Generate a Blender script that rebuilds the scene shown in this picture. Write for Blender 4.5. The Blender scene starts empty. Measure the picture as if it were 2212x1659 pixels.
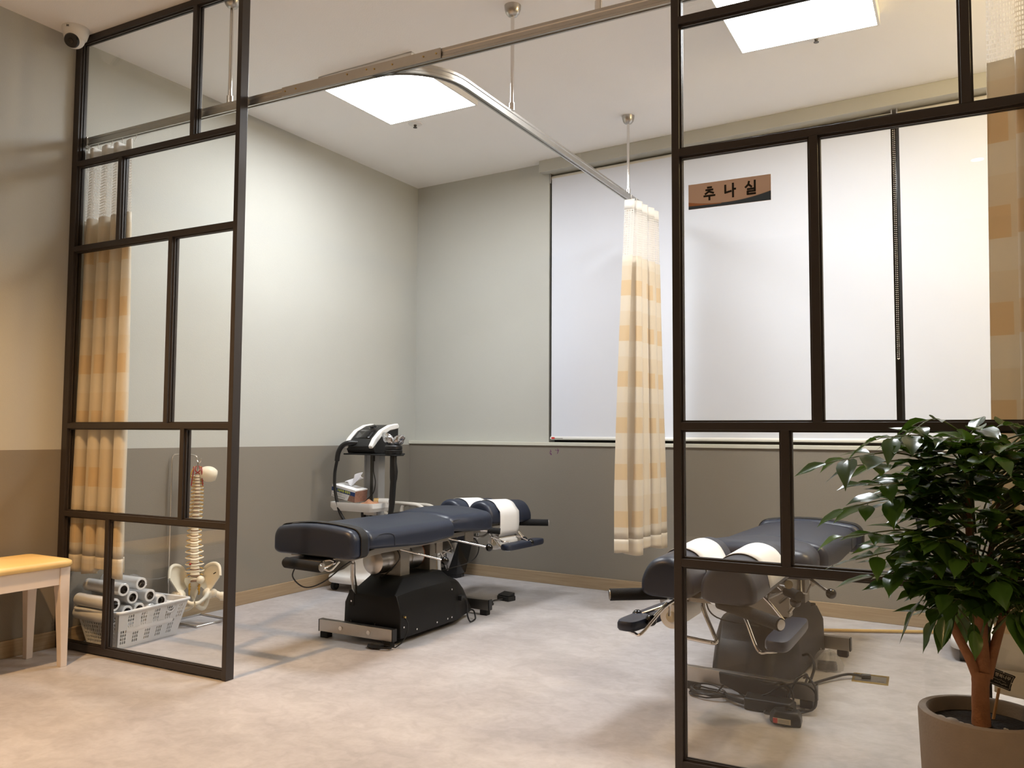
import bpy, bmesh, math, random
from mathutils import Vector, Matrix, Quaternion
from math import pi, sin, cos, radians

# ------------------------------------------------------------------ camera
scene = bpy.context.scene
COL = scene.collection
cam_d = bpy.data.cameras.new('camera')
cam_d.sensor_fit = 'HORIZONTAL'
cam_d.sensor_width = 36.0
cam_d.lens = 1801.556 * 36.0 / 2212.0
cam_d.clip_start = 0.05
cam_d.clip_end = 60
cam = bpy.data.objects.new('camera', cam_d)
COL.objects.link(cam)


def cam_matrix(yaw, pitch, roll, loc):
    cy, sy, cp, sp = cos(yaw), sin(yaw), cos(pitch), sin(pitch)
    f = Vector((-sy * cp, cy * cp, sp))
    r = Vector((cy, sy, 0))
    u = r.cross(f)
    r2 = r * cos(roll) + u * sin(roll)
    u2 = -r * sin(roll) + u * cos(roll)
    m = Matrix.Identity(4)
    for i in range(3):
        m[i][0], m[i][1], m[i][2], m[i][3] = r2[i], u2[i], -f[i], loc[i]
    return m


cam.matrix_world = cam_matrix(0.5152, 0.0598, 0.0056, (0, 0, 1.05))
scene.camera = cam

# ------------------------------------------------------------------ world, exposure
scene.view_settings.view_transform = 'Standard'
scene.view_settings.look = 'None'
scene.view_settings.exposure = 0.0
scene.view_settings.gamma = 1.0
scene.view_settings.use_curve_mapping = False
world = bpy.data.worlds.new('night')
scene.world = world
world.use_nodes = True
world.node_tree.nodes['Background'].inputs['Color'].default_value = (0.004, 0.004, 0.006, 1)
world.node_tree.nodes['Background'].inputs['Strength'].default_value = 1.0

# light levels of the lamps of the place
LED_LEVEL = 43.0                      # flat white ceiling panels
LED_COLOR = (0.97, 1.0, 1.03)
WARM_COLOR = (1.0, 0.60, 0.27)        # recessed downlights of the waiting area
WARM_POWER = 200.0
# recessed warm downlights: (x, y, power factor)
DOWNLIGHTS = [(-2.85, 1.20, 1.5), (0.75, 0.9, 0.30), (-2.9, -1.3, 0.9), (0.2, -1.54, 0.6), (1.6, -0.2, 0.5)]

# ------------------------------------------------------------------ helpers


def srgb(r, g, b):
    def c(x):
        x /= 255.0
        return x / 12.92 if x <= 0.04045 else ((x + 0.055) / 1.055) ** 2.4
    return (c(r), c(g), c(b), 1.0)


class MB:
    """collects geometry for one mesh"""

    def __init__(self):
        self.v, self.f, self.uv = [], [], {}

    def add(self, verts, faces):
        n = len(self.v)
        self.v += [tuple(p) for p in verts]
        self.f += [tuple(i + n for i in fc) for fc in faces]
        return n

    def box(self, x0, x1, y0, y1, z0, z1, M=None):
        vs = [(x, y, z) for z in (z0, z1) for y in (y0, y1) for x in (x0, x1)]
        if M is not None:
            vs = [M @ Vector(p) for p in vs]
        self.add(vs, [(0, 2, 3, 1), (4, 5, 7, 6), (0, 1, 5, 4), (2, 6, 7, 3), (0, 4, 6, 2), (1, 3, 7, 5)])
        return self

    def loft(self, rings, cap0=True, cap1=True, closed=True):
        n = len(rings[0])
        base = len(self.v)
        for r in rings:
            self.v += [tuple(p) for p in r]
        m = n if closed else n - 1
        for i in range(len(rings) - 1):
            a, b = base + i * n, base + (i + 1) * n
            for j in range(m):
                k = (j + 1) % n
                self.f.append((a + j, a + k, b + k, b + j))
        if closed and cap0:
            self.f.append(tuple(base + j for j in reversed(range(n))))
        if closed and cap1:
            e = base + (len(rings) - 1) * n
            self.f.append(tuple(e + j for j in range(n)))
        return self

    def tube(self, pts, r, n=10, cap=True):
        pts = [Vector(p) for p in pts]
        N = len(pts)
        rr = r if isinstance(r, (list, tuple)) else [r] * N
        T = []
        for i in range(N):
            a = pts[max(i - 1, 0)]
            b = pts[min(i + 1, N - 1)]
            d = (b - a)
            T.append(d.normalized() if d.length > 1e-9 else Vector((0, 0, 1)))
        up = Vector((0, 0, 1)) if abs(T[0].z) < 0.9 else Vector((1, 0, 0))
        nrm = (up - T[0] * up.dot(T[0])).normalized()
        rings = []
        for i in range(N):
            nrm = nrm - T[i] * nrm.dot(T[i])
            if nrm.length < 1e-6:
                nrm = T[i].orthogonal()
            nrm.normalize()
            bn = T[i].cross(nrm)
            rings.append([pts[i] + (nrm * cos(2 * pi * k / n) + bn * sin(2 * pi * k / n)) * rr[i] for k in range(n)])
        return self.loft(rings, cap, cap)

    def cyl(self, p0, p1, r0, r1=None, n=20):
        return self.tube([p0, p1], [r0, r0 if r1 is None else r1], n)

    def lathe(self, prof, c=(0, 0, 0), n=32, M=None):
        rings = []
        for (r, z) in prof:
            ring = [Vector((c[0] + max(r, 1e-5) * cos(2 * pi * k / n), c[1] + max(r, 1e-5) * sin(2 * pi * k / n), c[2] + z)) for k in range(n)]
            if M is not None:
                ring = [M @ p for p in ring]
            rings.append(ring)
        return self.loft(rings, True, True)

    def sphere(self, c, r, n=16, sz=1.0, M=None):
        prof = [(r * sin(pi * i / (n // 2)), -r * sz * cos(pi * i / (n // 2))) for i in range(n // 2 + 1)]
        return self.lathe(prof, c, n, M)

    def prism(self, poly, h0, h1, fn=None):
        """2-D polygon extruded between h0 and h1; fn maps (a, b, h) to a point"""
        fn = fn or (lambda a, b, h: (a, b, h))
        n = len(poly)
        self.add([fn(a, b, h0) for a, b in poly] + [fn(a, b, h1) for a, b in poly],
                 [tuple(reversed(range(n))), tuple(range(n, 2 * n))] + [(i, (i + 1) % n, n + (i + 1) % n, n + i) for i in range(n)])
        return self

    def grid(self, fn, nu, nv, uvfn=None):
        base = len(self.v)
        for j in range(nv + 1):
            for i in range(nu + 1):
                self.v.append(tuple(fn(i / nu, j / nv)))
                if uvfn:
                    self.uv[len(self.v) - 1] = uvfn(i / nu, j / nv)
        w = nu + 1
        for j in range(nv):
            for i in range(nu):
                a = base + j * w + i
                self.f.append((a, a + 1, a + 1 + w, a + w))
        return self

    def build(self, name, mat, parent=None, smooth=40, bevel=0, seg=2, solid=0, sub=0, recalc=True):
        me = bpy.data.meshes.new(name)
        me.from_pydata(self.v, [], self.f)
        me.update()
        if recalc:
            b = bmesh.new()
            b.from_mesh(me)
            bmesh.ops.recalc_face_normals(b, faces=b.faces)
            b.to_mesh(me)
            b.free()
        if self.uv:
            ul = me.uv_layers.new(name='uv')
            for lp in me.loops:
                ul.data[lp.index].uv = self.uv.get(lp.vertex_index, (0, 0))
        if smooth:
            me.polygons.foreach_set('use_smooth', [True] * len(me.polygons))
            me.set_sharp_from_angle(angle=radians(smooth))
        me.materials.append(mat)
        o = bpy.data.objects.new(name, me)
        COL.objects.link(o)
        if parent is not None:
            o.parent = parent
        if bevel:
            m = o.modifiers.new('bevel', 'BEVEL')
            m.width, m.segments, m.limit_method, m.angle_limit = bevel, seg, 'ANGLE', radians(35)
            m.harden_normals = False
        if solid:
            m = o.modifiers.new('solid', 'SOLIDIFY')
            m.thickness = solid
            m.offset = 0
        if sub:
            m = o.modifiers.new('sub', 'SUBSURF')
            m.levels = m.render_levels = sub
        return o


def each(mb, name, m, parent, **kw):
    """every loose piece of the collected geometry as an object of its own"""
    par = list(range(len(mb.v)))

    def root(i):
        while par[i] != i:
            par[i] = par[par[i]]
            i = par[i]
        return i
    for fc in mb.f:
        for j in fc[1:]:
            a, b = root(fc[0]), root(j)
            if a != b:
                par[b] = a
    groups = {}
    for fc in mb.f:
        groups.setdefault(root(fc[0]), []).append(fc)
    out = []
    for fs in groups.values():
        ids = sorted({i for fc in fs for i in fc})
        ix = {i: k for k, i in enumerate(ids)}
        p = MB()
        p.v = [mb.v[i] for i in ids]
        p.f = [tuple(ix[i] for i in fc) for fc in fs]
        out.append(p.build(name, m, parent, **kw))
    return out


def smoothpts(pts, k=6, closed=False):
    """Catmull-Rom through the points"""
    P = [Vector(p) for p in pts]
    out = []
    n = len(P)
    for i in range(n if closed else n - 1):
        if closed:
            a, b, c, d = P[(i - 1) % n], P[i], P[(i + 1) % n], P[(i + 2) % n]
        else:
            a, b, c, d = P[max(i - 1, 0)], P[i], P[i + 1], P[min(i + 2, n - 1)]
        for j in range(k):
            t = j / k
            out.append(0.5 * ((2 * b) + (c - a) * t + (2 * a - 5 * b + 4 * c - d) * t * t + (3 * b - a - 3 * c + d) * t ** 3))
    out.append(P[0] if closed else P[-1])
    return out


def tag(o, label=None, cat=None, group=None, kind=None):
    if label:
        o['label'] = label
    if cat:
        o['category'] = cat
    if group:
        o['group'] = group
    if kind:
        o['kind'] = kind
    return o


def thing(name, label, cat, loc=(0, 0, 0), rz=0.0, group=None):
    o = bpy.data.objects.new(name, None)
    o.empty_display_size = 0.1
    COL.objects.link(o)
    o.location = loc
    o.rotation_euler = (0, 0, rz)
    return tag(o, label, cat, group)


def copy_tree(o, parent=None):
    c = o.copy()
    COL.objects.link(c)
    if parent is not None:
        c.parent = parent
    for ch in list(o.children):
        copy_tree(ch, c)
    return c


def struct(o):
    o['kind'] = 'structure'
    return o


def text_into(mb, s, size, fn, depth=0.0006, bold=0.0, align='CENTER'):
    """letters of a string as thin raised shapes, mapped by fn(a, b, h)"""
    cu = bpy.data.curves.new('letters', 'FONT')
    cu.body = s
    cu.size = size
    cu.align_x = align
    cu.align_y = 'CENTER'
    cu.offset = bold
    cu.extrude = depth / 2
    cu.resolution_u = 3
    o = bpy.data.objects.new('letters', cu)
    COL.objects.link(o)
    bpy.context.view_layer.update()
    dg = bpy.context.evaluated_depsgraph_get()
    me = bpy.data.meshes.new_from_object(o.evaluated_get(dg))
    mb.add([fn(v.co.x, v.co.y, v.co.z + depth / 2) for v in me.vertices], [tuple(p.vertices) for p in me.polygons])
    bpy.data.objects.remove(o)
    bpy.data.curves.remove(cu)
    bpy.data.meshes.remove(me)


def stroke(mb, pts, w, h, fn):
    """a pen stroke of width w along 2-D points"""
    for (a, b) in zip(pts[:-1], pts[1:]):
        a, b = Vector(a), Vector(b)
        d = (b - a).normalized()
        n = Vector((-d.y, d.x)) * w / 2
        e = d * w * 0.35
        mb.prism([tuple(a - e - n), tuple(b + e - n), tuple(b + e + n), tuple(a - e + n)], 0, h, fn)


# ------------------------------------------------------------------ materials


def nodes_of(m):
    m.use_nodes = True
    return m.node_tree.nodes, m.node_tree.links


def mat(name, col, rough=0.5, metal=0.0, noise=0.0, nscale=8.0, bump=0.0, bscale=60.0, spec=0.5, coat=0.0, sheen=0.0, trans=0.0):
    m = bpy.data.materials.new(name)
    N, L = nodes_of(m)
    b = N['Principled BSDF']
    c = srgb(*col)
    b.inputs['Base Color'].default_value = c
    b.inputs['Roughness'].default_value = rough
    b.inputs['Metallic'].default_value = metal
    b.inputs['Specular IOR Level'].default_value = spec
    b.inputs['Coat Weight'].default_value = coat
    b.inputs['Sheen Weight'].default_value = sheen
    b.inputs['Transmission Weight'].default_value = trans
    tc = N.new('ShaderNodeTexCoord')
    nz = N.new('ShaderNodeTexNoise')
    nz.inputs['Scale'].default_value = nscale
    nz.inputs['Detail'].default_value = 4
    L.new(tc.outputs['Object'], nz.inputs['Vector'])
    mx = N.new('ShaderNodeMix')
    mx.data_type = 'RGBA'
    a = max(noise, 0.02)
    mx.inputs['A'].default_value = tuple(x * (1 - a) for x in c[:3]) + (1,)
    mx.inputs['B'].default_value = tuple(min(x * (1 + a), 1) for x in c[:3]) + (1,)
    L.new(nz.outputs['Fac'], mx.inputs['Factor'])
    L.new(mx.outputs['Result'], b.inputs['Base Color'])
    if bump:
        n2 = N.new('ShaderNodeTexNoise')
        n2.inputs['Scale'].default_value = bscale
        n2.inputs['Detail'].default_value = 3
        L.new(tc.outputs['Object'], n2.inputs['Vector'])
        bp = N.new('ShaderNodeBump')
        bp.inputs['Strength'].default_value = bump
        bp.inputs['Distance'].default_value = 0.01
        L.new(n2.outputs['Fac'], bp.inputs['Height'])
        L.new(bp.outputs['Normal'], b.inputs['Normal'])
    return m


def wall_mat(name, upper, lower, split):
    m = mat(name, upper, 0.75, noise=0.03, nscale=3, bump=0.12, bscale=220)
    N, L = nodes_of(m)
    b = N['Principled BSDF']
    src = b.inputs['Base Color'].links[0].from_socket
    g = N.new('ShaderNodeNewGeometry')
    s = N.new('ShaderNodeSeparateXYZ')
    L.new(g.outputs['Position'], s.inputs[0])
    c = N.new('ShaderNodeMath')
    c.operation = 'LESS_THAN'
    c.inputs[1].default_value = split
    L.new(s.outputs['Z'], c.inputs[0])
    mx = N.new('ShaderNodeMix')
    mx.data_type = 'RGBA'
    mx.inputs['B'].default_value = srgb(*lower)
    L.new(c.outputs[0], mx.inputs['Factor'])
    L.new(src, mx.inputs['A'])
    L.new(mx.outputs['Result'], b.inputs['Base Color'])
    return m


def floor_mat():
    m = bpy.data.materials.new('vinyl_floor')
    N, L = nodes_of(m)
    b = N['Principled BSDF']
    tc = N.new('ShaderNodeTexCoord')

    def noise(sc, det, dist=0.0, stretch=None):
        n = N.new('ShaderNodeTexNoise')
        n.inputs['Scale'].default_value = sc
        n.inputs['Detail'].default_value = det
        n.inputs['Distortion'].default_value = dist
        if stretch:
            mp = N.new('ShaderNodeMapping')
            mp.inputs['Scale'].default_value = stretch
            L.new(tc.outputs['Object'], mp.inputs[0])
            L.new(mp.outputs[0], n.inputs['Vector'])
        else:
            L.new(tc.outputs['Object'], n.inputs['Vector'])
        return n
    n1 = noise(2.2, 6, 0.6, (1, 1.2, 1))
    n2 = noise(11, 8, 1.2, (1, 1.2, 1))
    n3 = noise(55, 4)
    r1 = N.new('ShaderNodeValToRGB')
    r1.color_ramp.elements[0].position = 0.32
    r1.color_ramp.elements[0].color = srgb(172, 168, 169)
    r1.color_ramp.elements[1].position = 0.68
    r1.color_ramp.elements[1].color = srgb(193, 190, 191)
    L.new(n1.outputs['Fac'], r1.inputs[0])
    r2 = N.new('ShaderNodeValToRGB')
    r2.color_ramp.elements[0].position = 0.35
    r2.color_ramp.elements[0].color = (0.80, 0.79, 0.78, 1)
    r2.color_ramp.elements[1].position = 0.62
    r2.color_ramp.elements[1].color = (1.05, 1.05, 1.05, 1)
    L.new(n2.outputs['Fac'], r2.inputs[0])
    mx = N.new('ShaderNodeMix')
    mx.data_type = 'RGBA'
    mx.blend_type = 'MULTIPLY'
    mx.inputs['Factor'].default_value = 0.55
    L.new(r1.outputs[0], mx.inputs['A'])
    L.new(r2.outputs[0], mx.inputs['B'])
    r3 = N.new('ShaderNodeValToRGB')
    r3.color_ramp.elements[0].position = 0.3
    r3.color_ramp.elements[0].color = (0.88, 0.87, 0.86, 1)
    r3.color_ramp.elements[1].position = 0.6
    r3.color_ramp.elements[1].color = (1.0, 1.0, 1.0, 1)
    L.new(n3.outputs['Fac'], r3.inputs[0])
    m2 = N.new('ShaderNodeMix')
    m2.data_type = 'RGBA'
    m2.blend_type = 'MULTIPLY'
    m2.inputs['Factor'].default_value = 0.5
    L.new(mx.outputs['Result'], m2.inputs['A'])
    L.new(r3.outputs[0], m2.inputs['B'])
    L.new(m2.outputs['Result'], b.inputs['Base Color'])
    b.inputs['Roughness'].default_value = 0.42
    b.inputs['Specular IOR Level'].default_value = 0.4
    bp = N.new('ShaderNodeBump')
    bp.inputs['Strength'].default_value = 0.06
    bp.inputs['Distance'].default_value = 0.01
    L.new(n3.outputs['Fac'], bp.inputs['Height'])
    L.new(bp.outputs['Normal'], b.inputs['Normal'])
    return m


def wood_mat(name, c0, c1, rough=0.45):
    m = bpy.data.materials.new(name)
    N, L = nodes_of(m)
    b = N['Principled BSDF']
    tc = N.new('ShaderNodeTexCoord')
    mp = N.new('ShaderNodeMapping')
    mp.inputs['Scale'].default_value = (2.0, 2.0, 60)
    L.new(tc.outputs['Object'], mp.inputs[0])
    n = N.new('ShaderNodeTexNoise')
    n.inputs['Scale'].default_value = 2.0
    n.inputs['Detail'].default_value = 6
    L.new(mp.outputs[0], n.inputs['Vector'])
    r = N.new('ShaderNodeValToRGB')
    r.color_ramp.elements[0].position, r.color_ramp.elements[1].position = 0.3, 0.7
    r.color_ramp.elements[0].color, r.color_ramp.elements[1].color = srgb(*c0), srgb(*c1)
    L.new(n.outputs['Fac'], r.inputs[0])
    L.new(r.outputs[0], b.inputs['Base Color'])
    b.inputs['Roughness'].default_value = rough
    return m


def glass_mat(name, tint=(1, 1, 1), base=0.045, rough=0.0, film=0.0):
    """clear sheet: passes light straight on, mirrors more at a slant"""
    m = bpy.data.materials.new(name)
    N, L = nodes_of(m)
    N.clear()
    out = N.new('ShaderNodeOutputMaterial')
    tr = N.new('ShaderNodeBsdfTransparent')
    tr.inputs[0].default_value = tint + (1,)
    gl = N.new('ShaderNodeBsdfGlossy')
    gl.inputs['Roughness'].default_value = rough
    lw = N.new('ShaderNodeLayerWeight')
    lw.inputs['Blend'].default_value = 0.5
    pw = N.new('ShaderNodeMath')
    pw.operation = 'POWER'
    pw.inputs[1].default_value = 5
    L.new(lw.outputs['Facing'], pw.inputs[0])
    ma = N.new('ShaderNodeMath')
    ma.operation = 'MULTIPLY_ADD'
    ma.inputs[1].default_value = 1 - base
    ma.inputs[2].default_value = base
    L.new(pw.outputs[0], ma.inputs[0])
    mx = N.new('ShaderNodeMixShader')
    L.new(ma.outputs[0], mx.inputs[0])
    L.new(tr.outputs[0], mx.inputs[1])
    L.new(gl.outputs[0], mx.inputs[2])
    last = mx
    if film:
        df = N.new('ShaderNodeBsdfDiffuse')
        df.inputs[0].default_value = (0.9, 0.9, 0.92, 1)
        tl = N.new('ShaderNodeBsdfTranslucent')
        tl.inputs[0].default_value = (0.9, 0.9, 0.92, 1)
        m3 = N.new('ShaderNodeMixShader')
        L.new(df.outputs[0], m3.inputs[1])
        L.new(tl.outputs[0], m3.inputs[2])
        m2 = N.new('ShaderNodeMixShader')
        m2.inputs[0].default_value = film
        L.new(mx.outputs[0], m2.inputs[1])
        L.new(m3.outputs[0], m2.inputs[2])
        last = m2
    L.new(last.outputs[0], out.inputs[0])
    return m


def emit_mat(name, col, level):
    m = bpy.data.materials.new(name)
    N, L = nodes_of(m)
    N.clear()
    out = N.new('ShaderNodeOutputMaterial')
    e = N.new('ShaderNodeEmission')
    e.inputs[0].default_value = tuple(col) + (1,)
    e.inputs[1].default_value = level
    L.new(e.outputs[0], out.inputs[0])
    return m


def curtain_mat():
    """beige jacquard: a checker of satin blocks, read from the cloth's own uv (metres)"""
    m = bpy.data.materials.new('curtain_cloth')
    N, L = nodes_of(m)
    b = N['Principled BSDF']
    uv = N.new('ShaderNodeUVMap')
    uv.uv_map = 'uv'
    s = N.new('ShaderNodeSeparateXYZ')
    L.new(uv.outputs[0], s.inputs[0])

    def band(sock, period, duty, off):
        a = N.new('ShaderNodeMath')
        a.operation = 'MULTIPLY_ADD'
        a.inputs[1].default_value = 1 / period
        a.inputs[2].default_value = off
        L.new(sock, a.inputs[0])
        f = N.new('ShaderNodeMath')
        f.operation = 'FRACT'
        L.new(a.outputs[0], f.inputs[0])
        t = N.new('ShaderNodeMath')
        t.operation = 'LESS_THAN'
        t.inputs[1].default_value = duty
        L.new(f.outputs[0], t.inputs[0])
        return t.outputs[0]
    u = band(s.outputs['X'], 0.23, 0.52, 0.1)
    v = band(s.outputs['Y'], 0.275, 0.34, 0.15)
    v2 = band(s.outputs['Y'], 0.275, 0.66, 0.15)

    def mix(f, a, c):
        x = N.new('ShaderNodeMix')
        x.data_type = 'RGBA'
        if isinstance(f, float):
            x.inputs['Factor'].default_value = f
        else:
            L.new(f, x.inputs['Factor'])
        for sock, k in (('A', a), ('B', c)):
            if isinstance(k, tuple):
                x.inputs[sock].default_value = k
            else:
                L.new(k, x.inputs[sock])
        return x.outputs['Result']
    ground = mix(v2, srgb(234, 224, 206), srgb(231, 218, 195))
    block = mix(u, ground, srgb(228, 205, 166))
    col = mix(v, ground, block)
    L.new(col, b.inputs['Base Color'])
    b.inputs['Roughness'].default_value = 0.5
    b.inputs['Sheen Weight'].default_value = 0.3
    tl = N.new('ShaderNodeBsdfTranslucent')
    L.new(col, tl.inputs[0])
    mx = N.new('ShaderNodeMixShader')
    mx.inputs[0].default_value = 0.3
    out = N['Material Output']
    L.new(b.outputs[0], mx.inputs[1])
    L.new(tl.outputs[0], mx.inputs[2])
    L.new(mx.outputs[0], out.inputs[0])
    return m


def net_mat():
    """open white mesh: threads with holes between them"""
    m = bpy.data.materials.new('white_net')
    N, L = nodes_of(m)
    b = N['Principled BSDF']
    b.inputs['Base Color'].default_value = srgb(238, 234, 228)
    b.inputs['Roughness'].default_value = 0.8
    uv = N.new('ShaderNodeUVMap')
    uv.uv_map = 'uv'
    s = N.new('ShaderNodeSeparateXYZ')
    L.new(uv.outputs[0], s.inputs[0])

    def thread(sock, period, duty):
        a = N.new('ShaderNodeMath')
        a.operation = 'MULTIPLY'
        a.inputs[1].default_value = 1 / period
        L.new(sock, a.inputs[0])
        f = N.new('ShaderNodeMath')
        f.operation = 'FRACT'
        L.new(a.outputs[0], f.inputs[0])
        t = N.new('ShaderNodeMath')
        t.operation = 'LESS_THAN'
        t.inputs[1].default_value = duty
        L.new(f.outputs[0], t.inputs[0])
        return t.outputs[0]
    a = thread(s.outputs['X'], 0.012, 0.42)
    c = thread(s.outputs['Y'], 0.014, 0.36)
    mxm = N.new('ShaderNodeMath')
    mxm.operation = 'MAXIMUM'
    L.new(a, mxm.inputs[0])
    L.new(c, mxm.inputs[1])
    tr = N.new('ShaderNodeBsdfTransparent')
    tl = N.new('ShaderNodeBsdfTranslucent')
    tl.inputs[0].default_value = srgb(238, 234, 228)
    m1 = N.new('ShaderNodeMixShader')
    m1.inputs[0].default_value = 0.35
    L.new(b.outputs[0], m1.inputs[1])
    L.new(tl.outputs[0], m1.inputs[2])
    m2 = N.new('ShaderNodeMixShader')
    L.new(mxm.outputs[0], m2.inputs[0])
    L.new(tr.outputs[0], m2.inputs[1])
    L.new(m1.outputs[0], m2.inputs[2])
    L.new(m2.outputs[0], N['Material Output'].inputs[0])
    return m


M = {}
M['floor'] = floor_mat()
M['ceiling'] = mat('ceiling_paper', (244, 242, 240), 0.85, noise=0.02, nscale=2, bump=0.08, bscale=160)
M['wall'] = wall_mat('wall_paper', (186, 186, 179), (132, 125, 114), 0.9615)
M['wainscot'] = mat('wainscot_paper', (132, 125, 114), 0.75, noise=0.03, nscale=3, bump=0.12, bscale=220)
M['wall_up'] = mat('wall_paper_upper', (186, 186, 179), 0.75, noise=0.03, nscale=3, bump=0.12, bscale=220)
M['sill'] = mat('sill_paint', (205, 203, 190), 0.5)
M['base'] = wood_mat('baseboard_wood', (150, 128, 100), (168, 147, 118))
M['frame'] = mat('dark_bronze_paint', (50, 44, 42), 0.45, noise=0.04)
M['glass'] = glass_mat('clear_glass', (0.985, 0.99, 0.985))
M['alu'] = mat('brushed_aluminium', (186, 184, 180), 0.35, 1.0, noise=0.06, nscale=30)
M['chrome'] = mat('chrome', (225, 222, 218), 0.12, 1.0, noise=0.03)
M['steel'] = mat('brushed_steel', (190, 186, 180), 0.3, 1.0, noise=0.08, nscale=25)
M['dkmetal'] = mat('dark_steel', (90, 88, 84), 0.4, 0.9)
M['copper'] = mat('copper_ring', (200, 130, 90), 0.3, 1.0)
M['white'] = mat('white_plastic', (232, 231, 228), 0.35, noise=0.02)
M['offwhite'] = mat('off_white_plastic', (214, 208, 198), 0.4)
M['black'] = mat('black_plastic', (24, 24, 25), 0.4, noise=0.05)
M['blackg'] = mat('black_gloss', (16, 16, 17), 0.15)
M['foam'] = mat('black_foam', (16, 16, 17), 0.9, bump=0.2, bscale=300)
M['rubber'] = mat('black_rubber', (20, 20, 21), 0.7)
M['cover'] = mat('black_painted_cover', (13, 13, 13), 0.45, noise=0.06, bump=0.02, bscale=500, spec=0.3)
M['vinyl'] = mat('navy_vinyl', (32, 40, 58), 0.38, noise=0.05, nscale=14, bump=0.05, bscale=420)
M['strap'] = mat('black_strap', (20, 20, 21), 0.6)
M['seam'] = mat('seam_thread', (22, 24, 30), 0.6)
M['paper'] = mat('white_paper', (240, 240, 240), 0.8, noise=0.01)
M['blind'] = mat('white_blind_cloth', (216, 220, 230), 0.7, noise=0.01, nscale=3, bump=0.03, bscale=600)
M['dark'] = mat('dark_gap', (22, 22, 24), 0.5)
M['red'] = mat('red_print', (196, 48, 44), 0.5)
M['cloth'] = curtain_mat()
M['net'] = net_mat()
M['tape'] = mat('white_heading_tape', (236, 233, 227), 0.8)
M['led'] = emit_mat('led_panel', LED_COLOR, LED_LEVEL)
M['warm'] = emit_mat('warm_lamp', (1.0, 0.72, 0.42), 25.0)
M['column'] = mat('grey_painted_column', (168, 170, 173), 0.4, 0.2)
M['bone'] = mat('bone_plastic', (233, 225, 205), 0.4, noise=0.06, nscale=25)
M['disc'] = mat('disc_brown', (140, 112, 92), 0.5)
M['nerve'] = mat('nerve_yellow', (205, 160, 62), 0.5)
M['artery'] = mat('artery_red', (150, 30, 30), 0.5)
M['benchw'] = mat('white_painted_wood', (226, 214, 205), 0.4, noise=0.02)
M['seat'] = mat('mustard_leatherette', (238, 206, 138), 0.42, noise=0.04, bump=0.04, bscale=300)
M['concrete'] = mat('grey_concrete', (134, 122, 110), 0.8, noise=0.14, nscale=20, bump=0.15, bscale=150)
M['soil'] = mat('dark_soil', (34, 27, 22), 0.95, noise=0.4, nscale=80, bump=0.8, bscale=120)
M['gravel'] = mat('pale_gravel', (196, 186, 166), 0.8, noise=0.2, nscale=200)
M['pebble'] = mat('pale_pebble', (150, 140, 128), 0.7, noise=0.1, nscale=30)
M['bark'] = mat('tan_bark', (158, 108, 74), 0.75, noise=0.22, nscale=40, bump=0.4, bscale=70)
M['twig'] = mat('green_twig', (86, 96, 46), 0.6)
M['chalk'] = mat('black_chalkboard', (20, 20, 18), 0.6)
M['chalkline'] = mat('chalk_white', (205, 200, 185), 0.8)
M['stick'] = mat('pale_stick', (188, 146, 98), 0.6)
M['cane'] = mat('yellow_cane', (206, 170, 104), 0.5, noise=0.1)
M['signbrown'] = mat('sign_brown', (226, 204, 194), 0.45)
M['signorange'] = mat('sign_orange', (190, 134, 100), 0.45)
M['signline'] = mat('sign_line', (214, 190, 172), 0.45)
M['signnavy'] = mat('sign_navy', (66, 86, 108), 0.45)
M['ink'] = mat('black_ink', (18, 14, 14), 0.5)
M['purple'] = mat('purple_marker', (92, 34, 84), 0.6)
M['brass'] = mat('brass', (196, 170, 110), 0.3, 1.0)
M['boxblue'] = mat('box_blue', (36, 66, 124), 0.5)
M['boxyellow'] = mat('box_yellow', (206, 212, 96), 0.5)
M['boxbrown'] = mat('box_brown_print', (140, 104, 88), 0.5, noise=0.45, nscale=60)
M['tissue'] = mat('tissue', (240, 240, 244), 0.9, noise=0.01)
M['packet'] = mat('brown_packet', (176, 128, 98), 0.35, noise=0.4, nscale=45)
M['foil'] = mat('silver_foil', (205, 206, 210), 0.16, 1.0, bump=0.6, bscale=35)
M['film'] = glass_mat('plastic_film', (0.99, 0.99, 0.99), 0.05, 0.10, film=0.03)
M['bag'] = glass_mat('plastic_bag', (0.97, 0.97, 0.97), 0.10, 0.08, film=0.22)
M['filmroll'] = mat('film_roll', (248, 248, 248), 0.3)
M['core'] = mat('dark_core', (46, 38, 36), 0.6)
M['basket'] = mat('white_basket_plastic', (226, 227, 228), 0.4)
M['cable'] = mat('black_cable', (14, 14, 15), 0.45)
M['greyplate'] = mat('grey_plate', (150, 146, 138), 0.4, 0.6)
M['brownlabel'] = mat('cream_label', (200, 190, 165), 0.5)
M['desk'] = wood_mat('brown_desk_wood', (120, 84, 58), (146, 106, 76), 0.35)
M['deskslat'] = wood_mat('pale_slat_wood', (186, 150, 108), (206, 172, 130), 0.35)
# ------------------------------------------------------------------ room shell
XL, ZC = -3.976, 3.0437
YB, SB = 5.2217, math.atan(-0.0569)       # back wall: y at x = 0 and its heading
YP, SP = 2.5947, math.atan(0.0238)        # glass partition line
XR, YF = 2.6, -3.4
o = MB().box(XL - .15, XR + .15, YF - .15, 5.9, -0.12, 0).build('floor', M['floor'], smooth=0)
struct(o)
o = MB().box(XL - .15, XR + .15, YF - .15, 5.9, ZC, ZC + .12).build('ceiling', M['ceiling'], smooth=0)
struct(o)
struct(MB().box(XL - .15, XL, YF, 5.75, 0, ZC).build('wall_left', M['wall'], smooth=0))
struct(MB().box(XR, XR + .15, YF, 5.75, 0, ZC).build('wall_right', M['wall'], smooth=0))
struct(MB().box(XL, XR, YF - .15, YF, 0, ZC).build('wall_front', M['wall'], smooth=0))
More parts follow.
